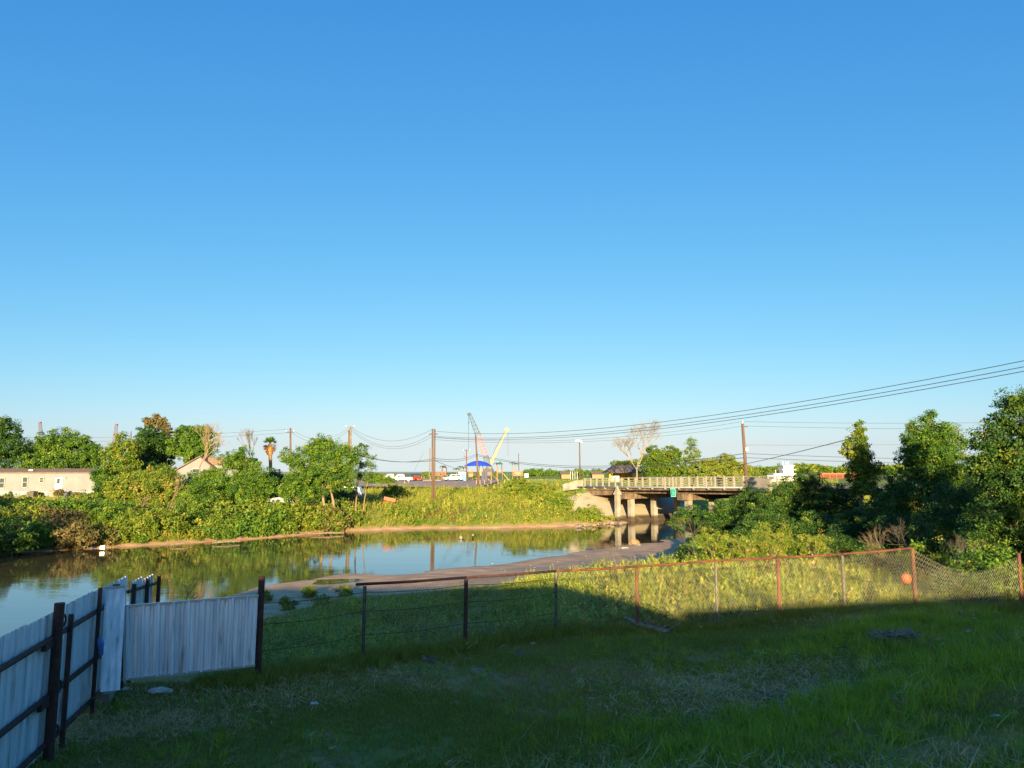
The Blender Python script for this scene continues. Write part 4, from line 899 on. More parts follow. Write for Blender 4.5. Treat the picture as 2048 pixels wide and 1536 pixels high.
# palm with a skirt of dead fronds
pb = at(540, 985, 112); pt_ = at(540, 888, 112)
pl = thing('palm_tree', 'fan palm with a skirt of orange dead fronds and a green top', 'palm', pb)
MB().tube([pb, pb.lerp(pt_, .5) + Vector((.1, 0, 0)), pt_], [.30, .26, .30], 8).build('trunk', M['bark'], pl)
def fronds(c, n, L_, el0, el1, rs, w=.5):
    V, Fq, T = [], [], []
    for i in range(n):
        az = rs.uniform(0, 6.28); el = rs.uniform(el0, el1); d = np.array([math.cos(az) * math.cos(el), math.sin(az) * math.cos(el), math.sin(el)])
        stem = np.array(c) + d * L_ * .45; side = np.cross(d, [0, 0, 1.0]); side /= np.linalg.norm(side) + 1e-6; upv = np.cross(side, d)
        for j in range(9):
            a = (j - 4) / 4 * 1.15; dd = d * math.cos(a) + side * math.sin(a) * w * 1.5 + np.array([0, 0, -.25 * abs(a)]); L2 = L_ * .55 * rs.uniform(.8, 1.1)
            p = stem; tip = p + dd * L2; k = len(V); sd = (side * math.cos(a) - d * math.sin(a)) * .07
            V += [tuple(p - sd * .5), tuple(p + dd * L2 * .5 + sd), tuple(tip), tuple(p + dd * L2 * .5 - sd)]; Fq.append((k, k + 1, k + 2, k + 3)); T.append(rs.uniform())
        k = len(V); V += [tuple(np.array(c) - side * .03), tuple(np.array(c) + side * .03), tuple(stem + side * .03), tuple(stem - side * .03)]; Fq.append((k, k + 1, k + 2, k + 3)); T.append(.5)
    return np.array(V), np.array(Fq), np.array(T)
V, Fq, T = fronds(tuple(pt_), 30, 1.35, .25, 1.4, RS(3)); me = npmesh('fronds', V - np.array(pb), Fq, T); put('fronds', me, M['palm_green'], pl)
V, Fq, T = fronds(tuple(pt_ - Vector((0, 0, .2))), 60, 1.35, -1.35, .15, RS(4)); V2, F2, T2 = fronds(tuple(pt_ - Vector((0, 0, 1.0))), 50, .8, -1.45, -.6, RS(5))
me = npmesh('dead_fronds', np.concatenate([V, V2]) - np.array(pb), np.concatenate([Fq, F2 + len(V)]), np.concatenate([T, T2])); put('dead_fronds', me, M['palm_dead'], pl)
# behind the bridge
bare_tree('large leafless pale tree in front of the grey roofed pavilion', at(1274, 964, 100), 7.2, 29, r=.13, depth=8, spread=.72, m='twig_pale')
tree('broadleaf_tree', 'loose green tree behind the middle of the bridge railing', 'tree', at(1330, 965, 106), [bl(1320, 915, 26, 20, 106), bl(1345, 905, 20, 16, 106, .8), bl(1300, 930, 22, 20, 106), bl(1335, 935, 36, 18, 105), bl(1305, 900, 16, 12, 106, .5)], 'leaf_bank', seed=51, size=.22, sub=.40, base_t=.2)
tree('pine_tree', 'narrow feathery tree with a pale trunk behind the bridge railing', 'tree', at(1386, 965, 104), [bl(1381, 886, 11, 12, 104, .6), bl(1384, 905, 17, 12, 104, .6), bl(1384, 922, 24, 12, 104, .6), bl(1388, 938, 32, 12, 104, .7)], 'leaf_yellow', 'bark_pale', seed=52, size=.2, sub=.36, leaves=26, base_t=.3, r0=.1, fork=.8)
tree('willow_bush', 'low golden green willowy thicket behind the railing next to the leaning pole', 'tree', at(1450, 966, 102), [bl(1420, 940, 34, 20, 102), bl(1452, 926, 26, 18, 102), bl(1475, 940, 28, 20, 101), bl(1440, 950, 60, 14, 100), bl(1410, 925, 16, 12, 102, .6)], 'leaf_yellow', seed=53, size=.2, sub=.4, base_t=.55)
tree('round_bush', 'small golden bush behind the concrete parapet end', 'bush', at(1510, 965, 110), [bl(1505, 952, 22, 10, 110)], 'leaf_yellow', seed=54, size=.2, sub=.35)
tree('vine_covered_tree', 'low brushy trees behind the pavilion roof', 'tree', at(1265, 960, 128), [bl(1240, 930, 18, 8, 128, .8), bl(1265, 926, 16, 8, 128, .8)], 'leaf_bank', seed=55, size=.25, sub=.4)
# far woods: one mass
def woods(name, label, px0, px1, Y_, top, n, seed, lf):
    rs = RS(seed); P = []
    for i in range(n):
        f = rs.uniform(); px = px0 + (px1 - px0) * f; P.append(bl(px, top(px) + rs.uniform(0, 7), 10 + rs.uniform(0, 8), 6 + rs.uniform(0, 3), Y_ + rs.uniform(-25, 25), 1))
    V, F_, T, _ = clumps(P, rs, size=.9, sub=1.5, leaves=30, per=.5); me = npmesh(name, V, F_, T); tag(put(name, me, M[lf]), label, None, None, 'stuff')
woods('far_woods', 'low line of distant woods on the horizon behind the white boat', 1490, 2100, 330, lambda p: 937 + 3 * math.sin(p * .03), 150, 3, 'leaf_bank')
woods('far_treeline', 'thin distant treeline beyond the park', 1040, 1500, 420, lambda p: 945, 70, 4, 'leaf')
woods('far_scrub', 'thin distant line of scrub behind the parked cars', 560, 1060, 420, lambda p: 952, 50, 5, 'leaf_bank')

# ------------------------------------------------------------------ trees past the fence
K = D(size=.10, sub=.24, leaves=44)
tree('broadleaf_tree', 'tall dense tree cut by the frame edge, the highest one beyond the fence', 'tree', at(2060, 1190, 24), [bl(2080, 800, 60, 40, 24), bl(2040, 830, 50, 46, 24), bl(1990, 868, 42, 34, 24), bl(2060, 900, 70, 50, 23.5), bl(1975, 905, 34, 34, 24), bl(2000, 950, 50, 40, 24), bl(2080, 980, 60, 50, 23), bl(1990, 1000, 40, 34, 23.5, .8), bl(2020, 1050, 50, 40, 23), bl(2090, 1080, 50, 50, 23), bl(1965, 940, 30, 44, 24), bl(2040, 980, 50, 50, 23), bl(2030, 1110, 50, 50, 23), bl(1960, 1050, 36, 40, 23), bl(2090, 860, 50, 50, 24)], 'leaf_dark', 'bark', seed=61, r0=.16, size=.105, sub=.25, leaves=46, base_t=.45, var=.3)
tree('broadleaf_tree', 'upright bushy tree with spiky shoots standing before the tallest tree', 'tree', at(1870, 1050, 34), [bl(1865, 872, 40, 34, 34), bl(1835, 880, 34, 30, 34), bl(1900, 885, 30, 32, 34), bl(1865, 910, 60, 30, 33.5), bl(1858, 840, 12, 22, 34, .7), bl(1825, 855, 12, 18, 34, .5), bl(1915, 862, 10, 16, 34, .5), bl(1905, 920, 30, 26, 34), bl(1850, 945, 50, 26, 33.5), bl(1900, 955, 34, 26, 33), bl(1835, 915, 34, 30, 34)], 'leaf', 'bark_pale', seed=62, size=.11, sub=.24, base_t=.25, var=.22)
tree('vine_covered_pole', 'narrow upright column of vines standing alone above the dark bushes', 'tree', at(1722, 1010, 40), [bl(1716, 858, 13, 16, 40, .7), bl(1716, 885, 20, 18, 40, .9), bl(1718, 912, 25, 20, 40), bl(1722, 940, 30, 20, 40), bl(1725, 968, 34, 22, 40), bl(1712, 900, 24, 30, 40, .7), bl(1728, 925, 26, 26, 40, .7)], 'leaf_yellow', seed=63, size=.13, sub=.24, base_t=.4, var=.3, r0=.1, fork=.7)
R_ = [(1345, 1000, 30, 20, 104, 'leaf_dark', 'dark bush added to stand for the black shade under the bridge'), (1400, 1000, 34, 22, 106, 'leaf_dark', 'second dark bush added to stand for the black shade under the bridge'),  # both bushes added to stand in for black shade under the bridge
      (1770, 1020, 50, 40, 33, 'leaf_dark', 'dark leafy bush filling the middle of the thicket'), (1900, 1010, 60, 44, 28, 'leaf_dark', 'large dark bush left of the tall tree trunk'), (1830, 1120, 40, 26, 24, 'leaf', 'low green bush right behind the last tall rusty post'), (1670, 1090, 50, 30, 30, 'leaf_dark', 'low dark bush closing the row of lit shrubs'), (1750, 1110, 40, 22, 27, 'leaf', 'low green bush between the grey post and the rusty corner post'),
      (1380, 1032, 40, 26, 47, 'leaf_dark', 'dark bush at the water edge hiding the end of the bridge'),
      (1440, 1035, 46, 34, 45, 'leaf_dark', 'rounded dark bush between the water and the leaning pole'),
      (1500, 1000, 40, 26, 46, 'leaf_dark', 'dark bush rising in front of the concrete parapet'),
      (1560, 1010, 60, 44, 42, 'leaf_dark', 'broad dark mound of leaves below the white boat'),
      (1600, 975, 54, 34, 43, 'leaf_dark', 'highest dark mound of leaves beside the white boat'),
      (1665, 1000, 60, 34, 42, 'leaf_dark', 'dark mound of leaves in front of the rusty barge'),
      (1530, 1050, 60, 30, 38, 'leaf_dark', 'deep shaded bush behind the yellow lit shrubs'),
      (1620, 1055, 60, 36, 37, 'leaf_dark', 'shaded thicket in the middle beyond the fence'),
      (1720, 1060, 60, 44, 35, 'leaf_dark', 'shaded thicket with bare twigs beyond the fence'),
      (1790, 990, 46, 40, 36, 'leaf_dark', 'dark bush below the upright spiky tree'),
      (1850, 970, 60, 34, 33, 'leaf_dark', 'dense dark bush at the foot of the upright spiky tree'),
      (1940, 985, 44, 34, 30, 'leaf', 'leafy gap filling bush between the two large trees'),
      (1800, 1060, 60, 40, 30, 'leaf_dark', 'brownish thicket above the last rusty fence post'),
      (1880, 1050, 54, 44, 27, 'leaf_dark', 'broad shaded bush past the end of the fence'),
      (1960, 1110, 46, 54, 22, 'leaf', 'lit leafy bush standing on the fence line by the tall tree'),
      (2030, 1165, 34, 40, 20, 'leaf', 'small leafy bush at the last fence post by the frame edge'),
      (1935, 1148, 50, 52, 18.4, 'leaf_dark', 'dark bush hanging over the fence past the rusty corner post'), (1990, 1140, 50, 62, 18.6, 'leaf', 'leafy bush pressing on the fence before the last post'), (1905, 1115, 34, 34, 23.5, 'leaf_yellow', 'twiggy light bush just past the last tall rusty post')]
for j, (px, py, rx, ry, Y_, lf, lab) in enumerate(R_):
    tree('thicket_bush', lab, 'bush', at(px, py + ry * .9, Y_), [bl(px, py, rx * .8, ry * .9, Y_), bl(px - rx * .55, py + ry * .35, rx * .55, ry * .7, Y_ - .6), bl(px + rx * .5, py + ry * .3, rx * .6, ry * .75, Y_ - .4), bl(px + rx * .15, py - ry * .35, rx * .45, ry * .55, Y_, .8)], lf, seed=200 + j, size=.11 if Y_ > 30 else .085, sub=.23, leaves=34, r0=.06, base_t=.4, var=.28, per=.6)
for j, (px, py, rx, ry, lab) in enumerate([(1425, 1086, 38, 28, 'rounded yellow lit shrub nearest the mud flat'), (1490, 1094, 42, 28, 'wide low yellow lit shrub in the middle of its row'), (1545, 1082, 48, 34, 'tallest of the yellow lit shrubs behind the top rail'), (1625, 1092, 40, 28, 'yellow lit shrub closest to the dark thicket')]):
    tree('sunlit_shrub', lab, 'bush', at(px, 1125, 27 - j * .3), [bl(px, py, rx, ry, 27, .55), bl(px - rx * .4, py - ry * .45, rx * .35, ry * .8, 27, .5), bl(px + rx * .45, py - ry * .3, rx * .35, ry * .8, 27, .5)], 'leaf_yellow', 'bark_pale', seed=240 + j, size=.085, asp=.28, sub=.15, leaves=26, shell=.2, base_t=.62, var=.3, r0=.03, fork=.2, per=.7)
for j, (px, py, Y_, h, dx, lab) in enumerate([(1850, 1105, 26, 1.7, -1.3, 'bare arching twigs just behind the last rusty post'), (1905, 1160, 21, 1.5, .3, 'forked pale dead stems standing at the fence line'), (1805, 1130, 24, 1.6, -1.4, 'bare branches lying low over the fence mesh'), (1405, 1118, 27, 1.5, -.8, 'dry grey twigs spreading over the mud next to the yellow shrub'), (1232, 1150, 25.5, 1.3, 0, 'fine dead weed stems in front of the mud flat')]):
    bare_tree(lab, at(px, py, Y_), h, 300 + j, 'dead_branches', 'dead branches', r=.014, depth=6, spread=.55, m='bark_grey' if j != 2 else 'bark_pale', first=Vector((dx, 0, 1)))
# ------------------------------------------------------------------ what shades the yard: the house the picture is taken from and trees beside it
hs = thing('bungalow', 'low hip roofed house behind the camera that shades the yard', 'house', (-6, -13, 3.1))
MB().box((-6.2, -13.2, 4.0), (18.4, 9, 2.1)).build('wall', M['wall_cream'], hs)
q = MB(); q.add([(-16, -8, 5.0), (6.0, -8, 5.0), (6.0, -18, 5.0), (-16, -18, 5.0), (-11.5, -9.5, 6.9), (1.0, -9.5, 6.95), (1.0, -16.5, 6.95), (-11.5, -16.5, 6.9)], [(0, 1, 5, 4), (1, 2, 6, 5), (2, 3, 7, 6), (3, 0, 4, 7), (4, 5, 6, 7), (3, 2, 1, 0)]); q.build('roof', M['shingle_brown'], hs)
for x_ in (-12, -7, -2): MB().box((x_, -8.68, 4.2), (1.4, .08, 1.1)).build('window', M['glass'], hs)
cp2 = thing('carport', 'unseen carport beside the house, its roof shaped to set the shadow edge', 'carport', (8, -12, 3.1))
MB().prism([(3.5, 5.86), (12.4, 6.30), (12.4, 6.52), (3.5, 6.08)], lambda x, z: (x, -8.4, z), lambda x, z: (x, -15.5, z)).build('roof', M['sheet_trim'], cp2)  # unseen roof, its tilt and height shaped to place the shadow edge
MB().box((8.3, -15.4, 4.3), (7.8, .15, 2.7)).build('wall', M['wall_cream'], cp2)
for x_ in (4.6, 11.9): MB().box((x_, -8.9, 4.3), (.12, .12, 2.7)).build('post', M['wood_pale'], cp2)
for j, (x_, y_, zt, r_, lab) in enumerate([(17.5, 3.0, 8.5, 3.6, 'dense shade tree standing right beside the yard, outside the view'), (24, 6.0, 11, 4.6, 'largest shade tree outside the view beyond the yard'), (31, 12, 12, 5.0, 'shade tree outside the view behind the thicket'), (20.5, -6, 12.5, 4.2, 'shade tree beside the carport behind the camera'), (-42, 14, 13, 5.0, 'tall open crowned tree outside the view across the creek'), (-33, 6, 10, 4.0, 'round shade tree outside the view on the near creek bank')]):
    g_ = max(hz(x_, y_), .5)
    tree('shade_tree', lab, 'tree', (x_, y_, g_), [((x_, y_, zt - r_ * .7), (r_, r_, r_ * .7), 1), ((x_ - r_ * .5, y_, zt - r_ * 1.4), (r_ * .8, r_ * .8, r_ * .7), 1), ((x_ + r_ * .5, y_, zt - r_ * 1.3), (r_ * .8, r_ * .8, r_ * .7), 1), ((x_, y_, g_ + 1.8), (r_ * .8, r_ * .8, 1.6), .9)], 'leaf_dark', seed=400 + j, size=.34, sub=.6, leaves=22, per=.5, r0=.22)
# ------------------------------------------------------------------ buildings across the creek
def window(m, parent, c, w, h, axis_x=True, mat_='offwhite', bars=1):
    f = MB(); t = .07
    for sx, sz, ww, hh in ((0, h / 2, w + t, t), (0, -h / 2, w + t, t), (-w / 2, 0, t, h), (w / 2, 0, t, h)) + (((0, 0, w, t * .7),) if bars else ()): f.box((c[0] + sx, c[1], c[2] + sz), (ww, .08, hh))
    o = f.build('window', M[mat_], parent); g = MB().box((c[0], c[1] + .03, c[2]), (w - .02, .02, h - .02)).build('pane', M['glass'], o); return o
mp = at(95, 992, 88)
def px_x(px, Y): return at(px, 960, Y).x
def pz(py, Y): return at(100, py, Y).z
mh = thing('mobile_home', 'long pale mobile home with a brown roof and white skirting across the creek', 'mobile home', mp)
x0, x1 = px_x(-170, 88), px_x(189, 88); zt, zb_ = pz(946, 88), pz(982, 88); zg = pz(999, 88)
MB().box(((x0 + x1) / 2, 90.3, (zt + zb_) / 2), (x1 - x0, 4.4, zt - zb_)).build('wall', M['wall_cream'], mh)
MB().prism([(-2.45, 0), (2.45, 0), (2.45, .10), (0, .55), (-2.45, .10)], lambda p, q: (x0 - .1, 90.3 + p, zt + .003 + q), lambda p, q: (x1 + .15, 90.3 + p, zt + .003 + q)).build('roof', M['shingle_brown'], mh)
MB().box(((x0 + x1) / 2, 90.3, (zb_ + zg) / 2 - .15), (x1 - x0 + .06, 4.46, zb_ - zg + .28)).build('skirting', M['skirting'], mh)
MB().box((px_x(55, 88), 88.6, pz(942, 88) + .1), (.5, .3, .14)).build('roof_vent', M['white'], mh)
for px, py0, py1, w_ in ((4, 956, 976, 10), (50, 954, 975, 10), (83, 955, 965, 8)):
    window(M, mh, (px_x(px, 88), 88.05, (pz(py0, 88) + pz(py1, 88)) / 2), w_ * 88 / FOC, pz(py0, 88) - pz(py1, 88))
dr = MB().box((px_x(118, 88), 88.05, (pz(955, 88) + pz(980, 88)) / 2), (.85, .08, pz(955, 88) - pz(980, 88))).build('door', M['white'], mh)
MB().box((px_x(117, 88), 88.0, pz(962, 88)), (.36, .03, .62)).build('pane', M['glass'], dr)
MB().box((px_x(131, 88), 88.0, pz(956, 88)), (.12, .12, .18)).build('porch_lamp', M['chrome'], mh)
MB().box((px_x(118, 88), 87.6, pz(983, 88)), (1.3, .8, .14)).box((px_x(118, 88), 87.1, pz(987, 88)), (1.3, .5, .14)).build('doorstep', M['concrete'], mh)
ac = at(64, 992, 86.5); a_ = thing('air_conditioner', 'square air conditioning unit on the grass against the pale skirting', 'air conditioner', ac)
MB().box(ac + Vector((0, 0, .22)), (.8, .8, .62)).build('casing', M['galv_old'], a_); MB().tube([ac + Vector((0, 0, .54)), ac + Vector((0, 0, .57))], .3, 12).build('fan_guard', M['black'], a_)
for k in range(4): MB().box(ac + Vector((0, -.41, .05 + k * .12)), (.7, .03, .04)).build('louvre', M['black'], a_)
tree('flowering_bush', 'small reddish brown bush on the lawn beside the mobile home door', 'bush', at(118, 993, 86), [bl(118, 985, 9, 7, 86)], 'leaf_brown', seed=500, size=.14, sub=.2, r0=.03)
# cream gabled house
hp = at(395, 975, 86); gh = thing('gabled_house', 'cream gabled house with a brown roof half hidden by the scrub', 'house', hp)
Yh = 86; gx0, gxm, gx1 = px_x(352, Yh), px_x(398, Yh), px_x(430, Yh)
zr, ze, zb2 = pz(914, Yh), pz(938, Yh), hz(hp.x, Yh)
MB().add([(gx0, Yh, zb2), (gx1, Yh, zb2), (gx1, Yh, ze), (gxm, Yh, zr), (gx0, Yh, ze), (gx0, Yh + 8, zb2), (gx1, Yh + 8, zb2), (gx1, Yh + 8, ze), (gxm, Yh + 8, zr), (gx0, Yh + 8, ze)], [(0, 1, 2, 3, 4), (9, 8, 7, 6, 5), (0, 5, 6, 1), (1, 6, 7, 2), (0, 4, 9, 5)]).build('wall', M['wall_cream'], gh)
q = MB()
for xa in (gx0 - .35, gx1 + .35):
    zz = ze - .35 * (zr - ze) / (gx1 - gxm)
    q.add([(gxm, Yh - .3, zr + .12), (xa, Yh - .3, zz + .05), (xa, Yh - .3, zz - .10), (gxm, Yh - .3, zr + .0), (gxm, Yh + 8.3, zr + .12), (xa, Yh + 8.3, zz + .05), (xa, Yh + 8.3, zz - .10), (gxm, Yh + 8.3, zr)], [(0, 1, 5, 4), (1, 2, 6, 5), (2, 3, 7, 6), (0, 3, 2, 1), (4, 5, 6, 7)])
q.build('roof', M['shingle_brown'], gh)
MB().box((px_x(440, Yh), Yh + 4, pz(922, Yh)), (3.5, 7, .9)).build('roof', M['shingle_brown'], gh)
MB().box((px_x(440, Yh), Yh + 4, (pz(930, Yh) + zb2) / 2), (3.3, 6.6, pz(930, Yh) - zb2)).build('wall', M['wall_cream'], gh)
window(M, gh, (gxm - .4, Yh - .03, pz(945, Yh)), .8, .9)
fp_ = at(340, 930, 90); t = thing('upright_board', 'pale tilted board standing among the scrub near the house', 'board', fp_)
MB().beam(at(334, 938, 90), at(350, 926, 90), .5, .05).build('board', M['wood_pale'], t)
# pavilion
Yp = 118; pvx0, pvx1 = px_x(1217, Yp), px_x(1296, Yp); zr, ze, zb2 = at(1250, 930, Yp).z, at(1250, 946, Yp).z, at(1250, 957, Yp).z - .4
pv = thing('pavilion', 'grey roofed park pavilion with yellow walls behind the bridge', 'pavilion', ((pvx0 + pvx1) / 2, Yp + 3, zb2))
q = MB(); q.add([(pvx0 - .4, Yp - .4, ze), (pvx1 + .4, Yp - .4, ze), (pvx1 + .4, Yp + 6.4, ze), (pvx0 - .4, Yp + 6.4, ze), (pvx0 + 1.2, Yp + 3, zr), (pvx1 - 1.2, Yp + 3, zr)], [(0, 1, 5, 4), (1, 2, 5), (2, 3, 4, 5), (3, 0, 4), (3, 2, 1, 0)]); q.build('roof', M['shingle_grey'], pv)
for px, w_ in ((1222, .55), (1275, 1.4), (1290, .5)): MB().box((px_x(px, Yp), Yp + .3, (ze + zb2) / 2), (w_, .5, ze - zb2 - .01)).build('column', M['yellow'], pv)
MB().box((px_x(1262, Yp), Yp + 5, (ze + zb2) / 2), (4.5, .4, ze - zb2 - .01)).build('wall', M['yellow'], pv)
MB().box((px_x(1235, Yp), Yp + 2.6, (ze + zb2) / 2 - .3), (1.3, .2, .9)).build('wall', M['white'], pv)
for px0, px1, lab in ((1122, 1140, 'distant low brown building with a pale end beyond the park'), (1183, 1206, 'distant low tan roofed shelter left of the pavilion')):
    Yd = 230; a0 = at((px0 + px1) / 2, 956, Yd); w_ = (px1 - px0) * Yd / FOC; t = thing('distant_shelter', lab, 'shelter', a0)
    MB().box(a0 + Vector((0, 0, .5)), (w_, 5, 1.4)).build('wall', M['tan'], t)
    MB().prism([(-3, 1.2), (3, 1.2), (0, 2.1)], lambda p, q: a0 + Vector((-w_ / 2 - .4, p, q)), lambda p, q: a0 + Vector((w_ / 2 + .4, p, q))).build('roof', M['shingle_brown'], t)
for k in range(5):
    p = at(1141 + k * 4.5, 956, 215); t = thing('white_pole', 'short white pole in a row before the distant brown building, ' + ['farthest from the lamp pole', 'next inward', 'middle one', 'second nearest the lamp pole', 'nearest the lamp pole'][k], 'pole', p, 'white poles beside the park')
    MB().tube([p - Vector((0, 0, .4)), p + Vector((0, 0, 1.9))], .05, 6).build('shaft', M['white'], t)

# ------------------------------------------------------------------ vehicles
def vehicle(name, label, cat, p, rz, paint, kind, group=None):
    t = thing(name, label, cat, p, group); Mx = Matrix.Translation(p) @ Matrix.Rotation(rz, 4, 'Z')
    W = 1.85; half = W / 2
    side = {'suv': [(-2.35, .35), (-2.4, .85), (-2.2, 1.0), (2.3, .92), (2.42, .6), (2.35, .35)], 'pickup': [(-2.8, .45), (-2.8, 1.05), (2.55, 1.02), (2.75, .8), (2.7, .45)], 'jeep': [(-2.0, .45), (-2.0, 1.05), (1.9, 1.02), (2.05, .6), (2.0, .45)]}[kind]
    cab = {'suv': [(-2.2, .98), (-2.0, 1.60), (-1.6, 1.68), (.55, 1.66), (1.35, .97)], 'pickup': [(-.85, 1.04), (-.75, 1.75), (-.4, 1.80), (.75, 1.78), (1.45, 1.02)], 'jeep': [(-1.9, 1.04), (-1.9, 1.78), (.5, 1.78), (.75, 1.03)]}[kind]
    MB(Mx).prism(side, lambda x, z: (x, -half, z), lambda x, z: (x, half, z)).build('body', paint, t, bevel=.05)
    MB(Mx).prism(cab, lambda x, z: (x, -half + .10, z), lambda x, z: (x, half - .10, z)).build('cabin', paint if kind != 'jeep' else M['black'], t, bevel=.05)
    gw = [(a * .0 + c, z) for a, c, z in ()]
    lo = min(c[0] for c in cab) + .25; hi = max(c[0] for c in cab) - .75
    for sy in (-1, 1):
        n = 2; L_ = (hi - lo) / n
        for k in range(n):
            xa, xb = lo + k * L_ + .05, lo + (k + 1) * L_ - .05; ex = .35 if k == n - 1 else 0
            MB(Mx).prism([(xa, 1.10), (xb + ex, 1.10), (xb, 1.55), (xa, 1.55)], lambda x, z: (x, sy * (half - .115), z), lambda x, z: (x, sy * (half - .085), z)).build('side_window', M['glass'], t)
    xw = cab[-1]; xt = cab[-2]
    MB(Mx).add([(xw[0] - .05 + .02, -half + .2, xw[1] + .08), (xw[0] - .05 + .02, half - .2, xw[1] + .08), (xt[0] + .14, half - .25, xt[1] - .06), (xt[0] + .14, -half + .25, xt[1] - .06)], [(0, 1, 2, 3)]).build('windscreen', M['glass'], t)
    xr = min(c[0] for c in side); xf = max(c[0] for c in side)
    for sx in (xr + .95, xf - .9):
        for sy in (-1, 1):
            w_ = MB(Mx).tube([(sx, sy * (half - .20), .36), (sx, sy * (half + .02), .36)], .36, 14).build('wheel', M['black'], t)
            MB(Mx).tube([(sx, sy * (half + .015), .36), (sx, sy * (half + .035), .36)], .20, 10).build('rim', M['chrome'], w_)
    for sy in (-1, 1): MB(Mx).box((xf - .02, sy * .65, .78), (.06, .35, .18)).build('headlight', M['lamp'], t)
    MB(Mx).box((xf + .0, 0, .62), (.05, .8, .2)).build('grille', M['black'], t)
    if kind == 'pickup': MB(Mx).box((-1.85, 0, 1.065), (1.7, 1.5, .02)).build('bed', M['black'], t)
    return t
zc_ = 2.56
def gnd(px, Y): p = at(px, 960, Y); return Vector((p.x, Y, zc_))
vehicle('pickup_truck', 'white pickup truck parked with its front towards the frame edge, first of the two', 'pickup', gnd(781, 188), R(192), M['carwhite'], 'pickup', 'white pickups parked by the road')
vehicle('pickup_truck', 'white pickup truck parked between the other white pickup and the red vehicle', 'pickup', gnd(802, 178), R(184), M['carwhite'], 'pickup', 'white pickups parked by the road')
vehicle('off_road_car', 'red off road car with a black top parked beside the white pickups', 'car', gnd(826, 190), R(205), M['carred'], 'jeep')
vehicle('white_suv', 'white sport utility car parked next to the light blue portable toilets', 'car', gnd(905, 190), R(204), M['carwhite'], 'suv')
vehicle('small_van', 'pale van half hidden in shade behind the thin twin trunks', 'van', Vector((at(688, 985, 90).x, 90, hz(at(688, 985, 90).x, 90))), R(180), M['carwhite'], 'suv')
# ------------------------------------------------------------------ playground
Yq = 205
def G(px, Y=None): Y = Y or Yq; return Vector((at(px, 960, Y).x, Y, 2.42))
def Z(py, Y=None): return at(1024, py, Y or Yq).z
for px, lab in ((921, 'light blue portable toilet nearest the white car'), (929, 'light blue portable toilet farther from the white car')):
    p = G(px, 195); t = thing('portable_toilet', lab, 'portable toilet', p, 'portable toilets')
    MB().box(p + Vector((0, 0, 1.15)), (1.08, 1.1, 2.1)).build('cabin', M['blue_toilet'], t); MB().prism([(-.58, 2.2), (.58, 2.2), (.4, 2.36), (-.4, 2.36)], lambda a, b: p + Vector((a, -.6, b)), lambda a, b: p + Vector((a, .6, b))).build('roof', M['white_plastic'], t)
    d_ = MB().box(p + Vector((0, -.56, 1.1)), (.72, .03, 1.8)).build('door', M['blue_toilet'], t); MB().box(p + Vector((.25, -.585, 1.1)), (.06, .03, .2)).build('handle', M['white_plastic'], d_)
sc_ = thing('shade_canopy', 'bright blue fabric shade canopy over the playground', 'canopy', G(955))
xs = [(928, 933), (954, 922.5), (972, 922.5), (985, 930)]
q = MB(); A = [Vector((at(px, py, Yq).x, 0, at(px, py, Yq).z)) for px, py in xs]; n = 12
def cz(f, g): return (Z(932.5) + (Z(921.5) - Z(932.5)) * math.sin(math.pi * f) ** .8 * (1 - abs(g) ** 2 * .9))
V = []; Fc = []
for i in range(n + 1):
    for j in range(7): f = i / n; g_ = j / 3 - 1; V.append((A[0].x + (A[3].x - A[0].x) * f, Yq + g_ * 4, cz(f, g_)))
for i in range(n):
    for j in range(6): k = i * 7 + j; Fc.append((k, k + 1, k + 8, k + 7))
o = q.add(V, Fc).build('fabric', M['blue'], sc_); thick(o, .03)
for px, dy in ((930, -4), (983, -4), (931, 4), (982, 4)): MB().tube([G(px, Yq + dy), Vector((at(px, 940, Yq).x, Yq + dy, Z(932)))], .09, 8).build('support_post', M['tan'], sc_)
def tower(name, label, px, w_, top, deck, roofm, wallm, Y):
    p = G(px, Y); t = thing(name, label, 'play tower', p); ww = w_ * Y / FOC; zt_ = Z(top, Y); zd = Z(deck, Y)
    for sx in (-1, 1):
        for sy in (-1, 1): MB().tube([p + Vector((sx * ww / 2, sy * .7, 0)), Vector((p.x + sx * ww / 2, p.y + sy * .7, zt_))], .08, 6).build('post', M['tan'], t)
    MB().box((p.x, p.y, zd), (ww, 1.4, .1)).build('deck', M[wallm], t)
    for k in range(3): MB().box((p.x, p.y - .75, zd + .25 + k * .25), (ww, .05, .12)).build('guard_panel', M[wallm], t)
    if roofm: MB().add([(p.x - ww * .65, p.y - 1, zt_), (p.x + ww * .65, p.y - 1, zt_), (p.x + ww * .65, p.y + 1, zt_), (p.x - ww * .65, p.y + 1, zt_), (p.x, p.y, zt_ + .7)], [(0, 1, 4), (1, 2, 4), (2, 3, 4), (3, 0, 4), (3, 2, 1, 0)]).build('roof', M[roofm], t)
    MB().prism([(0, 0), (.15, 0), (2.0, -(zd - 2.5)), (1.8, -(zd - 2.5))], lambda a, b: (p.x + ww / 2 + a, p.y - .3, zd + b), lambda a, b: (p.x + ww / 2 + a, p.y + .3, zd + b)).build('slide', M['yellow'] if roofm else M['tan'], t)
    return t
tower('play_tower', 'orange and yellow play house with a dark tuft on top left of the white car', 888, 9, 936, 950, 'tan', 'orange', 214)
tower('play_tower', 'low orange play platform on posts behind the brown pole', 874, 13, 945, 951, None, 'orange', 214)
tower('play_tower', 'tall tan play tower with several decks under the blue canopy', 962, 7, 930, 948, 'yellow', 'tan', 204)
tower('play_tower', 'tan and purple play frame in the middle of the playground', 978, 12, 935, 950, None, 'tan', 208)
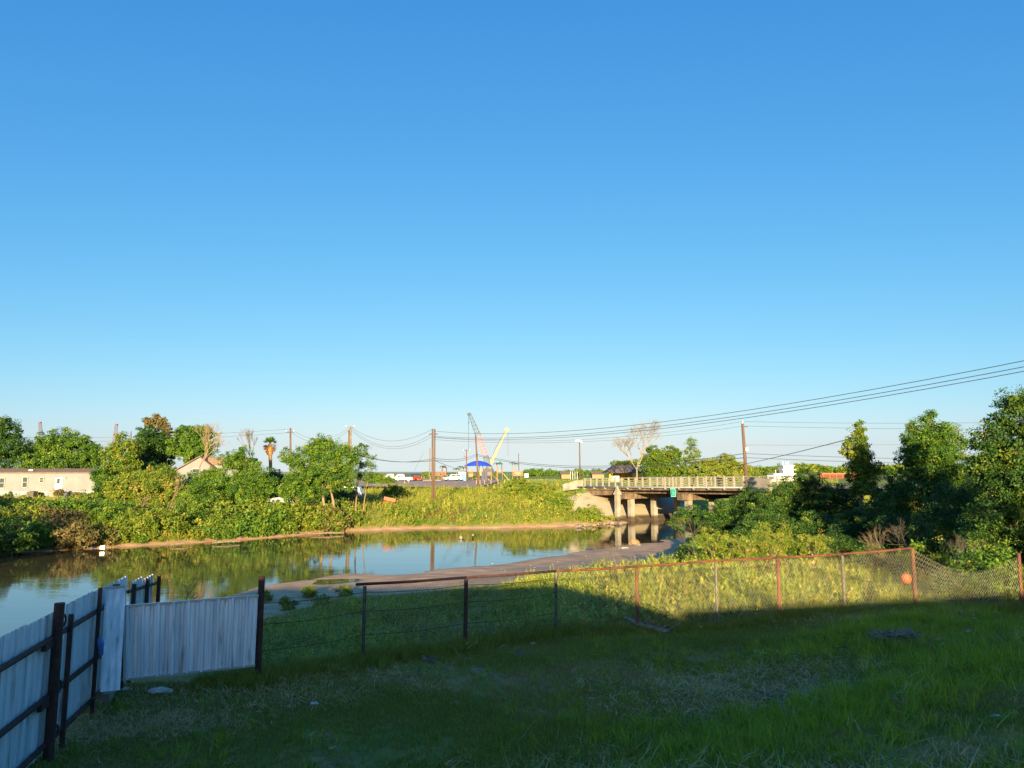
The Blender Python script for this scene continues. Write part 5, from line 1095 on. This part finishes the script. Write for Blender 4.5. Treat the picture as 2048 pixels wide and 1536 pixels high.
tower('play_tower', 'open tan play tower with a green tree shaped roof', 1000, 10, 928, 946, 'green_metal', 'tan', 204)
tower('play_tower', 'pale pink and yellow toddler frame next to the blue toilets', 942, 8, 945, 953, 'yellow', 'pink', 206)
for k, (px, Y) in enumerate(((966, 200), (972, 201))):
    p = G(px, Y); t = thing('climbing_wall', ['dark navy climbing panel under the canopy beside its twin', 'dark navy climbing panel nearer the tan tower'][k], 'climbing panel', p)
    MB().box(p + Vector((0, 0, 1.3)), (.7, .3, 2.4)).build('panel', M['navy'], t, bevel=.03); MB().tube([p + Vector((-.4, 0, 0)), p + Vector((-.4, 0, 2.8))], .05, 6).build('post', M['green_metal'], t)
cn = G(1022, 212); cf = thing('climbing_frame', 'open dark green climbing frame of thin bars between the towers and the sign', 'climbing frame', cn)
for k in range(8):
    x_ = cn.x - 2.6 + k * .75; MB().tube([(x_, 212, 2.4), (x_, 212, Z(943 + 3 * (k % 2), 212))], .06, 6).build('bar', M['green_metal'], cf)
for z_ in (Z(950), Z(946)): MB().tube([(cn.x - 2.6, 212, z_), (cn.x + 2.65, 212, z_)], .05, 6).build('bar', M['green_metal'], cf)
def play_palm(label, px, py, Y, m='playpalm'):
    p = G(px, Y); t = thing('palm_shaped_post', label, 'play palm', p, 'palm shaped playground posts'); top = Vector((p.x, Y, Z(py, Y)))
    MB().tube([p, top], .09, 6).build('post', M['tan'], t)
    for k in range(7):
        a_ = k * 6.28 / 7; d_ = Vector((math.cos(a_), math.sin(a_), 0)); c_ = [top, top + d_ * .5 + Vector((0, 0, .25)), top + d_ * .95 - Vector((0, 0, .0)), top + d_ * 1.15 - Vector((0, 0, .4))]
        sd = Vector((-d_.y, d_.x, 0)); V = []
        for c0, w_ in zip(c_, (.05, .22, .18, .02)): V += [c0 - sd * w_, c0 + sd * w_]
        o = MB().add(V, [(0, 1, 3, 2), (2, 3, 5, 4), (4, 5, 7, 6)]).build('frond', M[m], t); thick(o, .03)
play_palm('palm shaped post, taller of the pair before the open sky', 1025, 926, 206); play_palm('palm shaped post, shorter of the pair before the open sky', 1031, 928, 206)
play_palm('palm shaped post beside the white car', 913, 938, 206); play_palm('palm shaped post rising at the canopy corner over the toilets', 921, 934, 206); play_palm('palm shaped post on top of the orange play house', 886, 933, 212); play_palm('palm shaped post at the far corner of the canopy', 994, 927, 205); play_palm('palm shaped post above the toddler frame', 928, 936, 207)
p = G(1036, 198); t = thing('park_sign', 'wide brick red park sign with pale lines of lettering', 'sign', p)
MB().box((p.x, 198, Z(947, 198)), (2.5, .12, 1.35)).build('frame', M['tan'], t); MB().box((p.x, 197.92, Z(947, 198)), (2.3, .05, 1.15)).build('sign_board', M['redsign'], t)
q = MB()
for k, w_ in enumerate((1.7, 1.9, 1.0)): 
    for j in range(int(w_ / .16)): q.box((p.x - w_ / 2 + j * .16 + .06, 197.885, Z(947, 198) + .34 - k * .32), (.10, .02, .15 if (j * 7 + k) % 3 else .10))
q.build('lettering', M['offwhite'], t)
for sx in (-1, 1): MB().box((p.x + sx * .9, 198, 2.7), (.14, .14, 1.0)).build('post', M['tan'], t)
p = at(1053, 968, 105); t = thing('road_sign', 'small square white road sign on a pale post behind the bright bush', 'sign', p)
MB().tube([p - Vector((0, 0, .5)), at(1053, 948, 105)], .04, 6).build('post', M['wood_pale'], t); MB().box(at(1053, 951, 104.9), (.56, .02, .52)).build('plate', M['white'], t)
p = G(859, 190); 
# guard posts along the road
n_ = 0
wl = ['first', 'second', 'third', 'fourth', 'fifth', 'sixth', 'seventh', 'eighth', 'ninth', 'tenth']
for k, (px, pyb, Y) in enumerate([(953, 967, 122), (960, 967, 121), (969, 967, 120), (982, 967, 119), (996, 967, 118), (1009, 967, 116)]):
    p = at(px, pyb, Y); t = thing('guard_post', 'pale guard post on the park side of the road, ' + wl[k] + ' from the thin pole', 'bollard', p, 'guard posts on the park side of the road')
    MB().box(p + Vector((0, 0, .25)), (.12, .12, .75)).build('post', M['tan'], t)
for k, (px, pyb, Y) in enumerate([(962, 974.5, 101), (975, 974.5, 99), (988, 974.5, 97.5), (1002, 974.5, 96)]):
    p = at(px, pyb, Y); t = thing('guard_post', 'pale guard post on the creek side of the road, ' + wl[k] + ' from the double pole', 'bollard', p, 'guard posts on the creek side of the road')
    MB().box(p + Vector((0, 0, .1)), (.1, .1, .6)).build('post', M['tan'], t)
for k, px in enumerate((764, 776, 787, 809, 818)):
    p = at(px, 967, 150); t = thing('guard_post', 'low stubby post in front of the parked pickups, ' + wl[k] + ' from the airy tree', 'bollard', p, 'low posts below the parked pickups')
    MB().box(p + Vector((0, 0, .15)), (.2, .2, .7)).build('post', M['tan'] if k % 2 else M['shingle_brown'], t)
for k, px in enumerate((843, 848, 861, 868, 876)):
    p = G(px, 200); t = thing('park_bollard', 'thin tan bollard left of the orange play house, ' + wl[k] + ' from the red car', 'bollard', p, 'bollards along the playground edge')
    MB().tube([p, p + Vector((0, 0, 1.2))], .12, 8).build('post', M['tan'], t)
kb = MB().beam(Vector((G(838).x, 193, 2.62)), Vector((G(890).x, 193, 2.62)), .3, .18).build('kerb', M['concrete_pale']); tag(kb, 'pale concrete kerb in front of the playground', None, None, 'structure')
# ------------------------------------------------------------------ cranes
def boom(q, a, b, w0, w1, n, r=.09):
    d = (b - a).normalized(); s1 = d.cross(Vector((0, 1, 0))).normalized(); s2 = Vector((0, 1, 0)); prev = None
    for i in range(n + 1):
        f = i / n; w_ = (w0 + (w1 - w0) * f) / 2; c = a.lerp(b, f); cur = [c + s1 * sx * w_ + s2 * sy * w_ for sx, sy in ((-1, -1), (1, -1), (1, 1), (-1, 1))]
        if prev:
            for k in range(4): q.beam(prev[k], cur[k], r, r); q.beam(prev[k], cur[(k + 1) % 4], r * .6, r * .6); q.beam(cur[k], cur[(k + 1) % 4], r * .6, r * .6)
        prev = cur
Yc = 330
p = at(976, 956, Yc); cr1 = thing('lattice_crane', 'tall lattice boom crane with a faded red and white middle section', 'crane', p)
T0, T1, T2, T3 = at(978, 935, Yc), at(971, 912, Yc), at(957, 872, Yc), at(940, 830, Yc)
for a_, b_, w0, w1, m_ in ((T0, T1, 2.0, 2.4, 'crane_grey'), (T1, T2, 2.4, 2.4, 'crane_pink'), (T2, T3, 2.4, 1.2, 'crane_grey')):
    q = MB(); boom(q, a_, b_, w0, w1, 6, .20); q.build('boom_section', M[m_], cr1)
MB().box(at(938, 828, Yc), (1.6, 1.2, 1.0), ry=-.3).build('boom_head', M['crane_grey'], cr1)
MB().tube([at(937, 828, Yc), at(937.5, 900, Yc)], .07, 4).build('hoist_cable', M['cable'], cr1); MB().box(at(937.3, 845, Yc), (.5, .5, 1.1)).build('hook_block', M['crane_grey'], cr1)
MB().box(p + Vector((0, 0, 2.4)), (5, 4, 3.4)).build('cab', M['crane_grey'], cr1); MB().box(p + Vector((0, 0, .3)), (7, 5, 1.1)).build('tracks', M['black'], cr1)
p = at(975, 956, 345); cr2 = thing('telescopic_crane', 'yellow telescopic crane boom slanting up past the canopy', 'crane', p)
a_, b_ = at(976, 938, 345), at(1013, 862, 345)
for f0, f1, w_ in ((0, .4, 1.3), (.38, .72, 1.0), (.7, 1.0, .75)): MB().beam(a_.lerp(b_, f0), a_.lerp(b_, f1), w_, w_).build('boom_section', M['crane_yellow'], cr2)
MB().box(at(1014, 860, 345), (1.9, 1.5, 1.6), ry=.6).build('boom_head', M['crane_yellow'], cr2)
MB().tube([a_.lerp(b_, .05), at(990, 898, 345), at(1011, 862, 345)], .08, 4).build('stay_cable', M['cable'], cr2); MB().tube([at(1016, 862, 345), at(1016, 912, 345)], .05, 4).build('hoist_cable', M['cable'], cr2)
MB().box(p + Vector((-.5, 0, 2.6)), (6, 3, 3)).build('cab', M['crane_yellow'], cr2)
for px0, py0, px1, py1, lab in ((228, 884, 233, 849, 'brown lattice crane tip above the vine covered tree'), (82, 870, 80, 845, 'small dark crane tip above the wide green tree')):
    t = thing('crane_tip', lab, 'crane', at(px0, py0 + 60, 300)); q = MB(); boom(q, at(px0 - (px1 - px0) * 1.2, py0 + 45, 300), at(px1, py1, 300), 1.3, .8, 14, .08); q.build('boom', M['crane_rust'], t)
    MB().box(at(px1, py1, 300), (.9, .6, .6)).build('boom_head', M['crane_rust'], t)
# ------------------------------------------------------------------ poles and wires
def pole(label, px, pb_, ptop, Y, r=.15, arm=None, name='utility_pole', top_dx=0, m='wood_pole', z0=None, cat='pole'):
    b = at(px, pb_, Y); tp = at(px + top_dx, ptop, Y); t = thing(name, label, cat, b)
    MB().tube([b - Vector((0, 0, .8)), b.lerp(tp, .5), tp], [r, r * .88, r * .72], 9).build('shaft', M[m], t, smooth=True)
    if arm:
        for dz__, L_ in arm: MB().box(tp - Vector((0, .12, dz__)), (L_, .09, .11)).build('crossarm', M[m], t); [MB().tube([tp + Vector((sx * L_ * .45, -.12, -dz__ + .05)), tp + Vector((sx * L_ * .45, -.12, -dz__ + .22))], .04, 6).build('insulator', M['chrome'], t) for sx in (-1, 1)]
    return t, tp
P1, p1t = pole('thick brown double pole standing in the bank scrub in front of the road', 865, 1016, 858, 75, .115)
q = MB().tube([at(868.5, 1016, 74.8) - Vector((0, 0, .8)), at(869.5, 858, 74.8)], [.10, .075], 8).build('twin_shaft', M['wood_pole'], P1, smooth=True)
MB().box(at(867, 868, 75), (.9, .12, .12)).build('crossarm', M['wood_pole'], P1)
P2, p2t = pole('brown utility pole top standing behind the lower leafy tree', 581, 1000, 856, 88, .14, arm=[(.5, 1.0)])
P3, p3t = pole('grey brown utility pole rising behind the tallest tree', 701, 1000, 853, 86, .14, arm=[(.1, 1.1), (2.6, 1.0)], m='wood_pale')
MB().tube([at(698, 1000, 86.3), at(698, 860, 86.3)], .10, 7).build('twin_shaft', M['wood_pole'], P3)
P4, p4t = pole('slim brown pole crossing in front of the blue canopy', 957, 967, 870, 126, .17, top_dx=-6)
P5, p5t = pole('brown pole with a white lamp head near the bridge end', 1160, 958, 882, 140, .15, top_dx=-1)
MB().box(at(1156, 881.5, 140), (1.1, .45, .25)).build('lamp_head', M['white_plastic'], P5); MB().beam(at(1159, 883, 140), at(1164, 884, 140), .08, .08).build('lamp_arm', M['chrome'], P5)
P6, p6t = pole('tall brown pole leaning by the concrete parapet at the near end of the bridge', 1495, 985, 847, 66, .17, top_dx=-10)
MB().box(at(1490, 853, 65.9), (.5, .1, .1)).build('crossarm', M['wood_pole'], P6); MB().box(at(1493, 899, 65.8), (.28, .25, .30)).build('meter_box', M['pipe_grey'], P6)
MB().tube([p6t, p6t + Vector((0, 0, .3))], .05, 6).build('insulator', M['chrome'], P6)
P7, p7t = pole('utility pole with crossarm and transformer above the portable toilets', 933, 956, 899, 175, .15, arm=[(.2, 1.6)])
MB().tube([at(930.5, 916, 174.7), at(930.5, 911, 174.7)], .33, 10).build('transformer', M['crane_pink'], P7)
P8, p8t = pole('thin brown pole behind the red park sign', 1038, 956, 907, 205, .13, top_dx=-1)
P9, p9t = pole('thin tan pole just behind the thick brown double pole', 859, 960, 896, 160, .14, top_dx=1, m='wood_pale')
P10, _ = pole('short dark pole between the play tower and the climbing frame', 1003, 957, 926, 204, .12, m='green_metal')
P11, _ = pole('distant slim pole above the vine covered tree', 262, 960, 863, 130, .12)
cc = p4t; 
def wire(label, a, b, sag, r=.022, name='power_line', group='power lines along the road', n=26):
    a, b = Vector(a), Vector(b); pts = [a.lerp(b, i / n) - Vector((0, 0, 4 * sag * (i / n) * (1 - i / n))) for i in range(n + 1)]
    o = MB().tube(pts, r * .8, 5, cap=False).build(name, M['cable']); tag(o, label, 'cable', group); return o
F0 = at(867, 862, 75)
wire('highest of the three cables swooping up to the upper frame corner', F0, (24, 20, 10.10), 1.62, .020)
wire('middle of the three cables swooping up to the upper frame corner', at(867, 872, 75), (24, 20, 9.85), 1.50, .020)
wire('lowest of the three cables swooping up to the upper frame corner', at(867, 874, 75), (24, 20, 9.68), 1.52, .020)
wire('thin upper cable from the brown double pole to the leaning pole tip', at(867, 875, 75), at(1485, 843, 66), .95, .018)
wire('thin lower cable from the brown double pole to the leaning pole', at(867, 879, 75), at(1487, 852, 66), .85, .018)
wire('upper communication cable sagging from the double pole past the canopy pole', at(867, 916, 75), at(952, 908, 126), .5, .03)
wire('lower communication cable sagging from the double pole past the canopy pole', at(867, 920, 75), at(953, 911, 126), .5, .03)
wire('upper communication cable from the canopy pole to the leaning pole', at(952, 908, 126), at(1490, 907, 66), 1.6, .035)
wire('lower communication cable from the canopy pole to the leaning pole', at(953, 911, 126), at(1491, 915, 66), 1.5, .040)
wire('slack bundle cable from the double pole towards the grey brown pole', at(867, 921, 75), at(700, 904, 86), .55, .035)
wire('second slack bundle cable between the grey brown pole and the double pole', at(867, 917, 75), at(700, 902, 86), .75, .03)
wire('top sagging cable between the grey brown pole and the double pole', at(867, 857, 75), at(703, 855, 86), 1.45, .018)
wire('middle sagging cable between the grey brown pole and the double pole', at(866, 866, 75), at(703, 858, 86), 1.75, .018)
wire('lowest sagging cable between the grey brown pole and the double pole', at(866, 872, 75), at(703, 862, 86), 1.70, .018)
wire('upper sagging cable between the two poles behind the trees', at(582, 858, 88), at(700, 855, 86), 1.3, .018)
wire('lower sagging cable between the two poles behind the trees', at(582, 864, 88), at(700, 859, 86), 1.4, .018)
wire('upper straight cable leaving the pole behind the lower leafy tree', at(582, 858, 88), at(-60, 872, 110), .6, .018)
wire('lower straight cable leaving the pole behind the lower leafy tree', at(582, 865, 88), at(-60, 880, 110), .6, .018)
wire('top cable leaving the leaning pole past the vine column', at(1487, 843, 66), at(2100, 843, 60), .15, .018)
wire('second cable leaving the leaning pole past the vine column', at(1488, 852, 66), at(2100, 858, 60), .1, .018)
wire('faint level cable crossing behind the vine column', at(1489, 890, 66), at(2100, 884, 60), .1, .014)
wire('upper low cable leaving the leaning pole above the white boat', at(1491, 907, 66), at(2100, 920, 60), .15, .03)
wire('lower low cable leaving the leaning pole above the white boat', at(1491, 915, 66), at(2100, 930, 60), .15, .03)
wire('slanting service cable from the railing up to the vine column', at(1370, 948, 95), at(1694, 879, 41), .25, .028)
wire('service cable running from the double pole down to the toilets', at(869, 921, 75), at(940, 944, 190), .2, .03)
wire('slanting guy wire behind the double pole', at(829, 941, 150), at(847, 905, 150), 0, .03, 'guy_wire', 'guy wires')
# ------------------------------------------------------------------ boats and odds across the water
p = at(1565, 965, 190); bt = thing('white_workboat', 'white workboat superstructure with masts showing over the dark leaves', 'boat', p); s_ = 190 / FOC
def bx(px0, px1, py0, py1, d, name, m): 
    a_ = at(px0, py0, 190); b_ = at(px1, py1, 190); return MB().box(((a_.x + b_.x) / 2, 190, (a_.z + b_.z) / 2), (b_.x - a_.x, d, abs(a_.z - b_.z))).build(name, M[m], bt, bevel=.04)
bx(1520, 1600, 958, 972, 7, 'hull', 'white'); bx(1541, 1588, 947, 957.9, 5, 'cabin', 'white'); bx(1562, 1582, 932.1, 946.9, 3.4, 'wheelhouse', 'white'); bx(1560, 1584, 930.6, 932, 4, 'wheelhouse_roof', 'white')
for px in (1565, 1569, 1573, 1577): bx(px - 1.3, px + 1.3, 933.2, 936, 3.5, 'window', 'glass')
for px, py in ((1566, 922), (1571, 924), (1576, 923)): bx(px - .8, px + .8, py, 930.5, .3, 'mast', 'white')
bx(1558, 1586, 939, 940, 4.5, 'deck_rail', 'white'); bx(1550, 1552, 940, 947, .3, 'davit', 'offwhite'); bx(1528, 1545, 951, 953, 4.4, 'deck_rail', 'offwhite')
p = at(1665, 955, 150); t = thing('rusty_barge', 'long rusty red barge deck seen between the dark bushes', 'barge', p)
a_, b_ = at(1628, 950, 150), at(1712, 950, 150)
MB().box(((a_.x + b_.x) / 2, 150, at(1665, 953, 150).z), (b_.x - a_.x, 6, .9)).build('hull', M['rust'], t); MB().box(((a_.x + b_.x) / 2, 148, at(1665, 947.5, 150).z), (b_.x - a_.x - .5, 2.5, .28)).build('coaming', M['redsign'], t)
for k in range(7): MB().box((a_.x + .6 + k * 1.3, 146.9, at(1665, 952, 150).z), (.12, .1, .9)).build('rib', M['orange'], t)
# tarpaulin boat and rubble beneath the trees
p = at(575, 1006, 64); t = thing('covered_boat', 'small boat under a pale blue tarpaulin beneath the trees', 'boat', p)
zb3 = p.z - .35
MB().prism([(-1.9, .35), (-1.6, .75), (0, .98), (1.5, .8), (1.8, .35)], lambda a, b: (p.x + a, 64, zb3 + b), lambda a, b: (p.x + a, 65.6, zb3 + b - .1)).build('tarpaulin', M['skirting'], t, bevel=.05)
MB().prism([(-2.0, .30), (-1.6, -.05), (1.5, -.05), (2.0, .34)], lambda a, b: (p.x + a, 63.9, zb3 + b), lambda a, b: (p.x + a, 65.7, zb3 + b)).build('hull', M['offwhite'], t)
for k in range(14):
    rk = random.Random(k); pp = at(575 + rk.uniform(-12, 48), 1008 + rk.uniform(-4, 9), 62.6 + rk.uniform(-.6, .6)); o = MB().ball(pp, rk.uniform(.14, .3), 7, 5, (1.2, 1, .7), .22, k).build('concrete_rubble', M['concrete_white'])
    tag(o, 'broken pale rubble lump heaped beside the covered boat', 'rubble', 'rubble heap under the trees')
# rusty trailer on the bank
p = at(778, 1010, 71); t = thing('rusty_trailer', 'small rusty orange trailer tipped up on the grass of the far bank', 'trailer', p)
Mx = Matrix.Translation(p) @ Matrix.Rotation(R(12), 4, 'Y')
MB(Mx).box((0, 0, .46), (1.15, .7, .08)).box((0, -.33, .6), (1.15, .05, .26)).box((-.55, 0, .6), (.05, .7, .26)).box((.55, 0, .6), (.05, .7, .26)).build('tray', M['orange'], t)
for sx in (-.4, .4): MB(Mx).tube([(sx, -.42, .2), (sx, -.32, .2)], .2, 12).build('wheel', M['rust'], t)
MB(Mx).beam((.55, 0, .42), (1.25, 0, .9), .06, .06).build('drawbar', M['rust'], t)
p = at(735, 1000, 68)
# floats, stumps and rocks in the water and on the mud
def rock(label, px, py, z, r, m='concrete_pale', sq=(1.2, 1, .7), name='rock', cat='rock', group=None, seed=0):
    p = on(px, py, z); o = MB().ball(p, r, 9, 6, sq, .2, seed).build(name, M[m]); return tag(o, label, cat, group)
p = on(206, 1095, .18); t = thing('float_block', 'white foam float block at the far waterline', 'float', p); MB().box(p, (.3, .26, .24), .2).build('block', M['white'], t, bevel=.03)
rock('orange brown boulder at the tip of the mud flat below the bridge piles', 1268, 1085, .12, .34, 'tan', seed=2)
rock('small dark rock beside the orange brown boulder', 1276, 1091, .05, .16, 'driftwood', seed=3)
rock('flat pale slab at the water edge by the pile reflection', 1247, 1096, .05, .22, 'concrete_pale', (1.5, 1, .35), seed=4)
tag(MB().tube([on(945, 1080, -.3), on(945.5, 1070, .25)], .09, 7).build('stump', M['wood_pale']), 'pale wooden stump standing in the water', 'stump')
tag(MB().tube([on(921, 1081, -.3), on(921.5, 1075, .12)], .12, 7).build('stump', M['driftwood']), 'low dark stump beside the pale stump in the water', 'stump')
for k, (pa, pb__, lab) in enumerate([((620, 1068), (688, 1066), 'long bleached log lying on the far mud edge'), ((425, 1086), (480, 1083), 'pale flat plank on the far waterline'), ((340, 1090), (385, 1087), 'thin pale log at the far waterline')]):
    a_, b_ = on(*pa, .12), on(*pb__, .12); tag(MB().tube([a_, a_.lerp(b_, .5) + Vector((0, 0, .05)), b_], [.05, .07, .04], 8).build('log', M['wood_pale']), lab, 'log')
rn = random.Random(8)
for k in range(14):
    px, py = rn.uniform(960, 1180), rn.uniform(1122, 1142); rock('small pale shell or stone scattered on the mud flat', px, py, .13, rn.uniform(.02, .045), 'concrete_pale', (1.3, 1, .5), 'stone', 'stone', 'small stones on the mud', k)
for k in range(30):
    px = rn.uniform(1150, 1250); f = (px - 1150) / 100; rock('broken rubble piece along the waterline below the concrete apron', px, 1049 - f * 3 + rn.uniform(-3, 4), .15, rn.uniform(.07, .18), rn.choice(['concrete', 'concrete_stain', 'driftwood']), (1.4, 1, .6), 'rubble', 'rubble', 'rubble along the apron foot', 50 + k)
# ------------------------------------------------------------------ litter and wood in the yard
def G0(px, py): 
    lo, hi = 4.0, 40.0
    for _ in range(40):
        m_ = (lo + hi) / 2; p = at(px, py, m_)
        if p.z > hz(p.x, p.y): lo = m_
        else: hi = m_
    return at(px, py, lo)
p = G0(208, 1408); t = thing('concrete_block', 'pale concrete block at the foot of the thick gate post', 'concrete block', p); MB().box(p + Vector((0, .05, .08)), (.17, .30, .19), .25).build('block', M['concrete_white'], t, bevel=.008)
def rag(label, px, py, w, h, m='paper', seed=0, name='plastic_bag', cat='plastic bag', group=None):
    p = G0(px, py); rs = random.Random(seed); V = []; Fc = []; n = 9; mm = 5
    for i in range(n):
        for j in range(mm):
            u, v = i / (n - 1) - .5, j / (mm - 1) - .5; edge = 1 - (abs(u) * 2) ** 2
            V.append((p.x + u * w + rs.uniform(-.02, .02), p.y + v * h * max(.3, edge), p.z + .02 + edge * (1 - abs(v) * 2) * h * .25 + rs.uniform(0, .03)))
    for i in range(n - 1):
        for j in range(mm - 1): k = i * mm + j; Fc.append((k, k + 1, k + mm + 1, k + mm))
    o = MB().add(V, Fc).build(name, M[m], smooth=True); thick(o, .006); return tag(o, label, cat, group)
rag('crumpled white plastic bag lying on the grass below the gate panel', 320, 1386, .42, .26, seed=1)
rag('small white scrap lying beside the loose leaning sheet', 252, 1383, .20, .15, seed=2, name='scrap', cat='scrap')
rag('pale scrap of plastic on the grass between the dark pipe post and its rusty neighbour', 1192, 1263, .16, .12, seed=3, name='scrap', cat='scrap')
rag('teal plastic scrap under the dark fence post', 1026, 1284, .22, .08, 'teal', seed=4, name='scrap', cat='scrap')
for k, (px, py, lab) in enumerate([(1732, 1259, 'round pale pebble on the lawn beside the brush pile'), (1886, 1293, 'white paper scrap on the lawn uphill of the brush pile'), (1948, 1240, 'thin white litter strip by the undergrowth'), (1938, 1266, 'short white stick on the lawn by the tall tree'), (1995, 1440, 'pale rounded stone in the near grass by the frame edge'), (1690, 1232, 'white scrap at the foot of the grey fence post'), (610, 1346, 'grey flat strip on the lawn beyond the tall rusty post'), (1307, 1344, 'tiny white speck of paper on the open lawn'), (630, 1412, 'small bluish scrap in the dark lawn'), (1066, 1290, 'tiny pale scrap near the teal plastic')]):
    rag(lab, px, py, .11, .08, seed=20 + k, name='scrap', cat='scrap')
# weathered log leaning at the rusty post
a_, m1, b_ = G0(1250, 1262) + Vector((-.0, 0, .30)), G0(1285, 1264) + Vector((0, 0, .12)), G0(1338, 1271) + Vector((0, 0, .06))
t = thing('driftwood_log', 'forked grey driftwood log leaning at the foot of the orange lit rusty post', 'log', G0(1285, 1266))
MB().tube([a_, a_.lerp(m1, .5) + Vector((0, 0, .01)), m1, b_], [.03, .055, .075, .05], 8).build('trunk', M['driftwood'], t, smooth=True)
rnd = random.Random(5); q = MB()
for k in range(16):
    s_ = m1.lerp(b_, rnd.uniform(-.2, 1)) + Vector((0, .1, .03)); e = s_ + Vector((rnd.uniform(-.1, .4), rnd.uniform(-.1, .25), rnd.uniform(.0, .18))); q.tube(wobble(s_, e, 3, .12, rnd), [.022, .018, .012, .005], 5)
q.build('branches', M['driftwood'], t)
p = G0(1135, 1222); t = thing('driftwood_stump', 'long bleached driftwood root lying in the weeds beyond the dark post', 'driftwood', p)
a_, b_ = at(1068, 1243, p.y), at(1146, 1216, p.y); MB().tube([a_, a_.lerp(b_, .5) + Vector((0, 0, .10)), b_], [.14, .11, .05], 8).build('trunk', M['driftwood'], t, smooth=True)
q = MB()
for k in range(9): s_ = a_.lerp(b_, rnd.uniform(0, .4)); q.tube(wobble(s_, s_ + Vector((rnd.uniform(-.4, .2), 0, rnd.uniform(.05, .35))), 3, .1, rnd), [.04, .03, .02, .008], 5)
q.build('roots', M['driftwood'], t)
def brush(label, px, py, w, h, n, seed, m='driftwood'):
    p = G0(px, py); t = thing('brush_pile', label, 'brush pile', p); r_ = random.Random(seed); q = MB()
    for k in range(n):
        c = p + Vector((r_.uniform(-w, w) * .7, r_.uniform(-w, w) * .4, r_.uniform(.01, h))); d = Vector((r_.uniform(-1, 1), r_.uniform(-.6, .6), r_.uniform(-.25, .3))).normalized() * r_.uniform(.12, .4) * w
        q.tube(wobble(c - d, c + d, 3, .10, r_), [.008, .014, .012, .005], 4)
    q.build('sticks', M[m], t); return t
brush('heap of dry broken sticks on the lawn before the fence', 1790, 1283, .55, .16, 110, 1)
brush('small pile of dry stalks near the middle of the lawn', 1040, 1313, .16, .08, 24, 2)
brush('small pile of pale stalks on the lawn left of the others', 856, 1325, .16, .10, 24, 3)
brush('dead stalk heap in the grass on the near rise', 1560, 1400, .5, .06, 60, 4, 'wood_pale')
t = brush('bleached branch standing out of the shallows behind the gate panel', 350, 1196, .3, .05, 3, 6, 'wood_pale')
bare_tree('bleached branch sticking up behind the gate panel edge', at(345, 1212, 15.2), 1.1, 77, 'dead_branch', 'dead branch', r=.02, depth=3, spread=.7, m='bark_pale', first=Vector((.6, 0, .6)))
p = G0(1790, 1180); p = at(1812, 1157, 19.0)
t = thing('orange_buoy', 'round orange buoy lying in the weeds behind the last tall rusty post', 'buoy', p); MB().ball(p, .14, 14, 10).build('float', M['orange'], t, smooth=True)
for k, (px, py, h) in enumerate(((525, 1190, 12), (620, 1180, 14), (690, 1182, 11), (575, 1205, 14), (645, 1200, 16))):
    p = G0(px, py + h); tree('bank_weed', ['weed clump at the mud edge just past the tall rusty post', 'sunlit tall weed clump at the mud edge', 'weed clump at the mud edge nearest the second post', 'low leafy weed clump between gate and mud', 'broad leafy weed clump behind the first fence bay'][k], 'weed', p, [((p.x, p.y, p.z + .18), (.32, .3, .26), 1)], 'leaf_weed', seed=600 + k, size=.10, sub=.12, leaves=26, asp=.3, r0=.012, base_t=.2)
